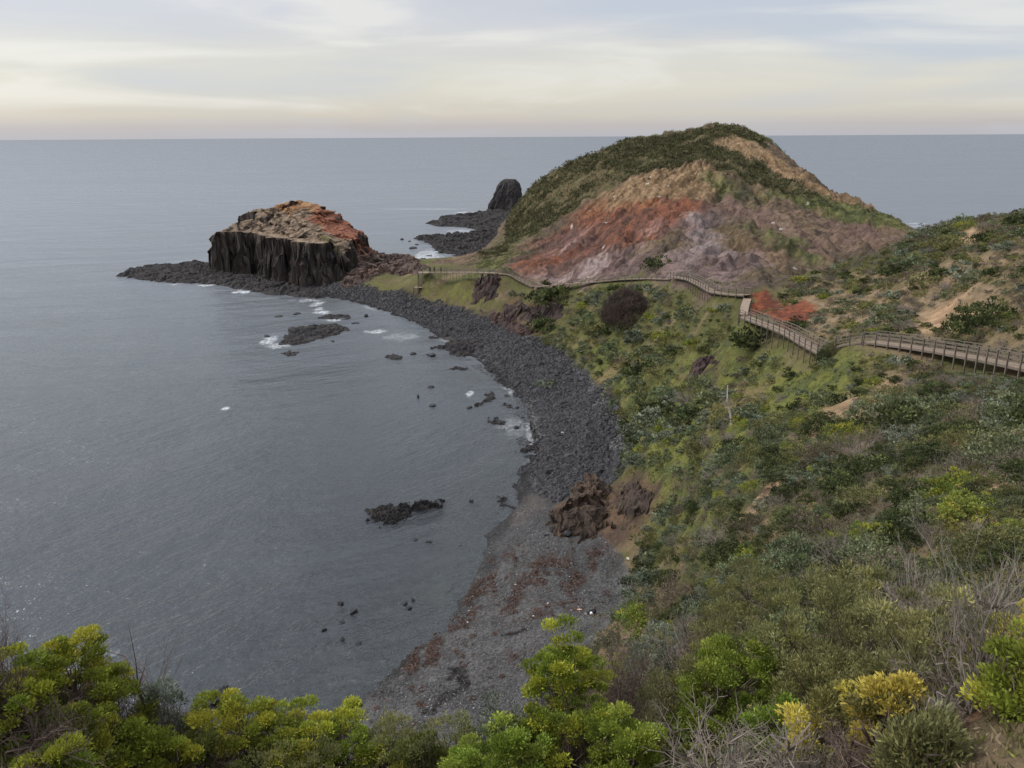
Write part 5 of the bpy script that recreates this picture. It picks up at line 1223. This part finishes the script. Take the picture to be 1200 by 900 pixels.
    if TV: tag(mesh_obj('dead_scrub', np.concatenate(TV), np.concatenate(TF), M_TWIGPALE), 'farther leafless brush between the larger shrubs', kind='stuff')
hillside()
for uu, vv, rr_, sz, kd in ((973, 416, 94.6, 1.5, 'grey'), (977, 420, 93.6, 1.3, 'olive'), (968, 424, 93.5, 1.3, 'dark')):
    p = at_r(uu, vv, rr_); g_ = float(ground(np.array([p[0]]), np.array([p[1]]))[0])
    place_shrub(kd, (p[0], p[1], g_), sz, uu, {'grey': 'silvery shrub hiding the gap between the two railed walkways', 'olive': 'olive shrub in the gap between the two railed walkways', 'dark': 'dark shrub under the lower end of the descending walkway'}[kd], None, True, NAMES[kd], 1.5, 1)
def dome_bush():
    p = cast(735, 378); s_ = 31 * np.linalg.norm(p - [0, 0, H]) / F
    V, c, P_ = foliage_arrays(777, 420, 34, .14, .13, .008, (.105, .078, .066), colvar=.25, tipcol=(.15, .12, .10), tipamt=.3, rough=.16, inner=.2, jitter=.35, upb=.5)
    root = empty('domed_bush', p); root.scale = (s_ * .85, s_ * .8, s_ * 1.15)
    mesh_obj('foliage', V, quadf(V), M_LEAF_DULL, root, cols=c)
    branches(np.random.default_rng(3), P_[:60] * .95, base_r=.03).build('branches', M_TWIGBROWN, root)
    tag(root, 'big rounded purple brown bush below the curved walkway', 'bush')
dome_bush()

def cover():
    """low ground cover and grass tufts that nobody could count"""
    rg = np.random.default_rng(12)
    n = 100000; a = np.radians(rg.uniform(-50, 75, n)); r = np.exp(rg.uniform(math.log(3.5), math.log(215), n)); x, y = r * np.sin(a), r * np.cos(a); z = ground(x, y)
    hm = signed_dist(x, y, HILLP); wd = lin_dist(x, y, WALKXY); wx, wy = warp(x, y); mg = mask('grass', wx, wy, 3.); mb = 1.4 * mask('bare', wx, wy, 1.2) + 1.6 * mask('redbank', wx, wy, 3.); dry = mask('dry', x, y, 3.) * .7 + mask('brownfront', x, y, 1.) * .6
    ok = (z > 4) & (hm < -.5) & (wd > 1.2) & (rg.random(n) < np.clip(1 - mb - .45 * mask('dry', x, y, 3.), .06, 1) * .75); x, y, z, r, mg, dry = x[ok], y[ok], z[ok], r[ok], mg[ok], dry[ok]; k = len(x); nb = 7
    s = np.repeat(np.clip(.05 + r * .006, .07, .16) + np.clip((r - 20) * .0022, 0, .34), nb); X = np.repeat(x, nb) + rg.normal(0, .35, k * nb) * s; Y = np.repeat(y, nb) + rg.normal(0, .35, k * nb) * s; Z = np.repeat(z, nb) - .03
    C = np.stack([X, Y, Z], 1); N = rg.normal(0, .55, (k * nb, 3)) + [-.25, -.1, 1.0]
    V = leaf_quads(rg, C, N, s[:, None] * 1.3, s[:, None] * .11, .2)
    c = np.where((rg.random(k) < .25 + .65 * mg)[:, None], np.array([[.20, .22, .05]]), np.array([[.17, .145, .07]])); c = np.where((rg.random(k) < dry)[:, None], np.array([[.27, .21, .135]]), c) * rg.uniform(.6, 1.3, k)[:, None]
    tag(mesh_obj('grass', V, quadf(V), M_LEAF_DULL, cols=np.repeat(c, nb * 4, 0)), 'tufts of green and dry grass covering the slopes', kind='stuff')
    # low herbs and creeping shrubs
    n = 34000; a = np.radians(rg.uniform(-2, 72, n)); r = np.exp(rg.uniform(math.log(9), math.log(225), n)); x, y = r * np.sin(a), r * np.cos(a); z = ground(x, y); hm = signed_dist(x, y, HILLP); wd = lin_dist(x, y, WALKXY); wx, wy = warp(x, y); mb = 1.4 * mask('bare', wx, wy, 1.2) + 1.6 * mask('redbank', wx, wy, 3.)
    mg = mask('grass', x, y, 3.)
    ok = (z > 3.6) & (hm < 3) & (wd > 1.5) & (rg.random(n) < np.clip(1 - mb - .7 * mask('dry', x, y, 3.), .1, 1) * (.35 + .5 * (fbm(x / 6, y / 6, 33, 3) > -.05))); x, y, z, r, mg = x[ok], y[ok], z[ok], r[ok], mg[ok]; k = len(x); nl = 16
    s = np.clip(.14 + r * .0025, .14, .6) * rg.uniform(.7, 1.5, k); o = rg.normal(0, 1, (k * nl, 3)); o /= np.linalg.norm(o, axis=1)[:, None]; o[:, 2] = np.abs(o[:, 2]) * .6
    S = np.repeat(s, nl)[:, None]; C = np.repeat(np.stack([x, y, z], 1), nl, 0) + o * S * [1, 1, .7] * rg.uniform(.3, 1, (k * nl, 1)); V = leaf_quads(rg, C, o + [0, 0, .4], S * .5, S * .13, .5)
    pal = np.array([(.07, .085, .035), (.13, .15, .09), (.18, .205, .05), (.14, .135, .065), (.20, .225, .165)]); ch = rg.choice(5, k, p=[.25, .25, .2, .2, .1]); c = pal[ch] * rg.uniform(.6, 1.3, k)[:, None]
    tag(mesh_obj('ground_cover', V, quadf(V), M_LEAF_DULL, cols=np.repeat(c, nl * 4, 0)), 'low creeping plants between the shrubs of the slope', kind='stuff')
    # scrub mat on the big hill
    n = 90000; a = np.radians(rg.uniform(-4, 28, n)); r = np.exp(rg.uniform(math.log(175), math.log(470), n)); x, y = r * np.sin(a), r * np.cos(a); z = ground(x, y); hm = signed_dist(x, y, HILLP)
    wx = x + fbm(x / 16, y / 16, 51, 6, .65) * 13; wy = y + fbm(x / 16, y / 16, 61, 6, .65) * 13
    ms = mask('scrub', wx, wy, 3.); mg = mask('scrubgreen', wx, wy, 3.)
    back = (hm > 0) & (z > 6) & (r > 395)
    cl = fbm(x / 9, y / 9, 44, 3)
    other = .035 * (cl > .2) * (hm > 0) * (z > 8)
    crest = sstep(z, 30, 44)
    pr = np.maximum.reduce([ms * (.85 * crest * (cl + .5 * fbm(x / 4, y / 4, 49, 2) > -.13) + (1 - crest) * .6 * (cl + .8 * fbm(x / 30, y / 30, 48, 2) > .03)), mg * .38 * (cl > -.05), back * .5, other])
    ok = (z > 5) & (rg.random(n) < pr); x, y, z, r, ms = x[ok], y[ok], z[ok], r[ok], ms[ok]; k = len(x); nl = 14
    s = rg.uniform(.7, 1.7, k) * np.where(ms > .4, 1, .6) * np.clip(r / 330, .6, 1.2); o = rg.normal(0, 1, (k * nl, 3)); o /= np.linalg.norm(o, axis=1)[:, None]; o[:, 2] = np.abs(o[:, 2])
    S = np.repeat(s, nl)[:, None]; C = np.repeat(np.stack([x, y, z - .1], 1), nl, 0) + o * S * [1, 1, .8] * rg.uniform(.4, 1, (k * nl, 1)); V = leaf_quads(rg, C, o + [0, 0, .3], S * .55, S * .16, .4)
    c = np.where((ms > .4)[:, None], np.array([[.085, .085, .042]]), np.array([[.12, .125, .05]])) * rg.uniform(.55, 1.5, k)[:, None]
    tag(mesh_obj('hill_scrub', V, quadf(V), M_LEAF_DULL, cols=np.repeat(c, nl * 4, 0)), 'wind clipped dark scrub matting the crest and flanks of the big hill', kind='stuff')
cover()

# ------------------------------------------------------------------ foreground bushes, each built on its own
def fg_bush(i, kind, u, vt, vb, wpx, label):
    p = cast(u, vb, 4.0)
    while p is not None and np.hypot(p[0], p[1]) > (17 if u < 640 else 26) and vb < 960: vb += 6; p = cast(u, vb, 4.0)
    if p is None: return
    d = np.linalg.norm(p - [0, 0, H]); w_ = wpx * d / F / 2; h_ = max(.35, (vb - vt) * d / F / math.cos(math.radians(33)) * .80)
    rg = np.random.default_rng(3000 + i); nm = {'tuft': 'leafy_bush', 'lime': 'leafy_bush', 'tea': 'olive_bush', 'dead': 'dead_bush', 'brown': 'dead_bush', 'silver': 'silver_bush', 'flower': 'flowering_bush', 'darktuft': 'leafy_bush'}[kind]
    root = empty(nm, p, rg.uniform(0, 6.28) * 0); tag(root, label, 'bush')
    area = w_ * (w_ * .6 + h_)
    V = None; hollow = None
    if kind in ('tuft', 'lime', 'darktuft', 'flower'):
        col, tip = {'tuft': ((.23, .275, .04), (.42, .42, .055)), 'lime': ((.22, .29, .045), (.30, .35, .06)), 'darktuft': ((.16, .18, .045), (.27, .27, .05)), 'flower': ((.22, .21, .07), (.58, .50, .10))}[kind]
        nc = int(np.clip(area * 42, 44, 220)); V, c, P_ = foliage_arrays(4000 + i, nc, 260, .19, .068, .016, col, colvar=.22, tipcol=tip, tipamt=.34 if kind != 'flower' else .5, rough=.36, inner=.22 if kind != 'flower' else .05, flat=1, jitter=.45, upb=.5, squash=.6)
    elif kind == 'tea':
        nc = int(np.clip(area * 34, 60, 330)); V, c, P_ = foliage_arrays(4000 + i, nc, 150, .20, .075, .011, (.175, .175, .072), colvar=.28, tipcol=(.25, .24, .09), tipamt=.35, rough=.5, inner=.3, jitter=.5, upb=.8, squash=1.35)
    elif kind == 'silver':
        nc = int(np.clip(area * 34, 30, 150)); V, c, P_ = foliage_arrays(4000 + i, nc, 130, .19, .08, .014, (.24, .265, .20), colvar=.25, tipcol=(.15, .175, .12), tipamt=.3, rough=.35, inner=.3, jitter=.5, upb=.5)
    if V is not None:
        # clump size stays real while the dome takes the bush's width and height
        sc = np.array([w_, w_ * .85, h_]); P2 = P_ * sc; per = len(V) // 4 // len(P_); off = V.reshape(len(P_), per * 4, 3) - P_[:, None]
        V = (P2[:, None] + off).reshape(-1, 3); 
        mesh_obj('foliage', V, quadf(V), M_LEAF if kind != 'silver' else M_LEAF_DULL, root, cols=c)
        tips = P2[rg.choice(len(P2), min(len(P2), 70), replace=False)] * .97
        branches(rg, tips, base_r=.035 if kind != 'tea' else .045, trunks=7).build('branches', M_TWIGBROWN if kind != 'silver' else M_TWIGPALE, root)
        if kind in ('tuft', 'flower', 'darktuft'):    # the bare inner twigs under the leaf tufts
            Tv, Tf = twig_arrays(5000 + i, 26, 4, .5, .65, .011, 3); Tv = Tv * np.array([w_, w_ * .85, h_]) * .98; mesh_obj('twigs', Tv, Tf, M_TWIGBROWN, root)
    else:
        Tv, Tf = twig_arrays(5000 + i, int(np.clip(area * 9, 26, 60)), 5 if kind == 'brown' else 4, .52, .6 if kind == 'brown' else .45, .010 if kind == 'brown' else .012, 3, leaning=(.15, .1, 0) if kind == 'dead' else (0, 0, 0))
        k = 1.0 / np.percentile(np.abs(Tv[:, :2]), 97); kz = 1.0 / np.percentile(Tv[:, 2], 98)
        Tv = Tv * np.array([w_ * k, w_ * k, h_ * kz]); mesh_obj('twigs', Tv, Tf, M_TWIGPALE if kind == 'dead' else M_TWIGBROWN, root)
        m = branches(rg, (rg.normal(0, 1, (26, 3)) * .3 + [0, 0, .6]) * [w_, w_, h_], base_r=.04, trunks=6); m.build('limbs', M_TWIGPALE if kind == 'dead' else M_TWIGBROWN, root)
FG = [
 ('brown', 10, 735, 830, 75, 'dark brown twiggy bush at the far left edge above the yellow green bushes'), ('tuft', 92, 748, 850, 105, 'tall yellow green bush standing against the water at the left'), ('tuft', 18, 775, 870, 100, 'yellow green bush cut by the left edge of the photo'),
 ('tuft', 130, 790, 885, 90, 'yellow green bush in front of the tall left one'), ('brown', 172, 778, 880, 80, 'brown bare bush between the tall left bush and the silver bush'), ('silver', 206, 797, 872, 62, 'silvery grey leaved bush against the water at the left'), ('dead', 214, 835, 890, 60, 'pale bare branches in front of the left silver bush'),
 ('brown', 40, 835, 905, 110, 'brown bare bush at the bottom left corner'), ('darktuft', 90, 830, 900, 50, 'dark green leafy bush between the bottom left brown twigs'), ('tuft', 68, 878, 925, 55, 'small yellow green bush at the bottom edge on the left'), ('tuft', 150, 845, 915, 75, 'yellow tipped bush below the left silver bush'),
 ('tuft', 190, 862, 925, 75, 'yellow tipped bush at the bottom edge right of the brown twigs'), ('tuft', 285, 817, 905, 115, 'widest rounded yellow green bush near the half hidden shore rock'), ('darktuft', 250, 865, 925, 80, 'darker green bush at the bottom below the widest yellow green bush'), ('tuft', 345, 826, 905, 95, 'rounded yellow green bush right of the widest one'),
 ('tuft', 405, 832, 905, 90, 'yellow green bush at the lower edge where the beach begins'), ('tea', 340, 880, 935, 110, 'olive bush at the bottom edge below the rounded yellow green bushes'), ('tea', 460, 848, 915, 80, 'olive bush at the bottom edge in front of the gravel beach'), ('tea', 525, 842, 915, 85, 'olive bush left of the lime bush at the bottom centre'),
 ('darktuft', 500, 868, 930, 70, 'green leafy bush at the very bottom below the gravel beach'), ('silver', 590, 815, 885, 65, 'silvery bush beside the gravel left of the tall leafy bush'), ('lime', 592, 855, 925, 110, 'broad lime green bush at the bottom centre'), ('tuft', 612, 828, 895, 60, 'small yellow tipped bush between the lime bush and the tall leafy bush'),
 ('tuft', 660, 727, 885, 88, 'tall yellow green bush with bare brown stems in front of the kelp beach'), ('brown', 650, 800, 900, 80, 'bare brown undergrowth at the foot of the tall yellow green bush'), ('tuft', 682, 828, 910, 85, 'yellow green bush at the foot of the tall leafy bush'), ('brown', 735, 755, 860, 120, 'purple brown bare bush right of the tall yellow green bush'),
 ('lime', 733, 828, 910, 75, 'lime green bush below the purple brown bare bush'), ('tea', 795, 770, 870, 85, 'olive bush between the purple brown bush and the bright green bush'), ('dead', 800, 712, 790, 70, 'grey leafless bush above the bright green bush'), ('tea', 850, 715, 820, 90, 'olive bush behind the bright green bush'),
 ('lime', 858, 750, 860, 100, 'bright green bush in the centre right foreground'), ('lime', 915, 822, 880, 68, 'small vivid green bush below the bright green bush'), ('dead', 840, 850, 925, 190, 'wide tangle of pale dead twigs at the bottom centre right'), ('dead', 930, 872, 930, 130, 'low pale dead twigs at the bottom below the yellow flowers'),
 ('tea', 930, 690, 830, 120, 'tall olive bush on the left of the big olive thicket'), ('tea', 1000, 676, 830, 165, 'largest olive bush of the big thicket on the right'), ('tea', 1065, 705, 835, 130, 'olive bush on the right side of the big thicket'), ('tea', 960, 760, 860, 110, 'front olive bush of the big thicket above the yellow flowers'),
 ('flower', 975, 818, 885, 90, 'yellow flowering bush at the bottom right'), ('flower', 1045, 812, 885, 75, 'yellow green bush beside the yellow flowering bush'), ('brown', 1010, 850, 920, 120, 'low brown bare bush at the bottom under the flowering bushes'), ('tea', 1075, 850, 915, 60, 'small olive bush between the flowers and the bare soil'),
 ('dead', 1135, 700, 835, 120, 'tall grey leafless bush with pale branches at the right'), ('dead', 1160, 668, 770, 150, 'wide grey leafless bush behind the pale branches at the right edge'), ('dead', 1060, 660, 740, 120, 'grey leafless bush behind the big olive thicket'), ('flower', 1196, 722, 770, 40, 'yellow flowers at the right edge beside the pale branches'),
 ('tuft', 1194, 755, 830, 55, 'green leafy bush at the right edge above the bare soil'), ('dead', 1100, 820, 870, 60, 'small pale dead shrub on the edge of the bare soil'), ('tea', 880, 668, 760, 110, 'olive bush behind the left end of the big thicket'), ('silver', 772, 728, 800, 66, 'grey green bush beside the near beach right of the tall leafy bush')]
for i, b in enumerate(FG): fg_bush(i, *b)

# leaning dead trunk on the grassy slope
def dead_tree():
    a = cast(858, 497); b = np.array(a); d = np.linalg.norm(a - [0, 0, H]); k = d / F; root = empty('dead_tree', a); tag(root, 'thin pale dead tree trunk leaning on the grassy slope', 'dead tree')
    m = MB(); pts = [(0, 0, -.2), (-.3, .1, 1.3), (-.75, .1, 2.8), (-.8, .2, 4.6)]; 
    for q in range(3): m.tube(pts[q], pts[q + 1], .15 - q * .03, .12 - q * .03, 6)
    m.build('trunk', make_mat('bleached_trunk', (.45, .41, .35), n1=(3, .25)), root)
    V, f = twig_arrays(8888, 16, 4, .8, .7, .02, 3); V = V * .9 + np.array([-.75, .15, 2.2]); mesh_obj('twigs', V, f, M_TWIGPALE, root)
dead_tree()
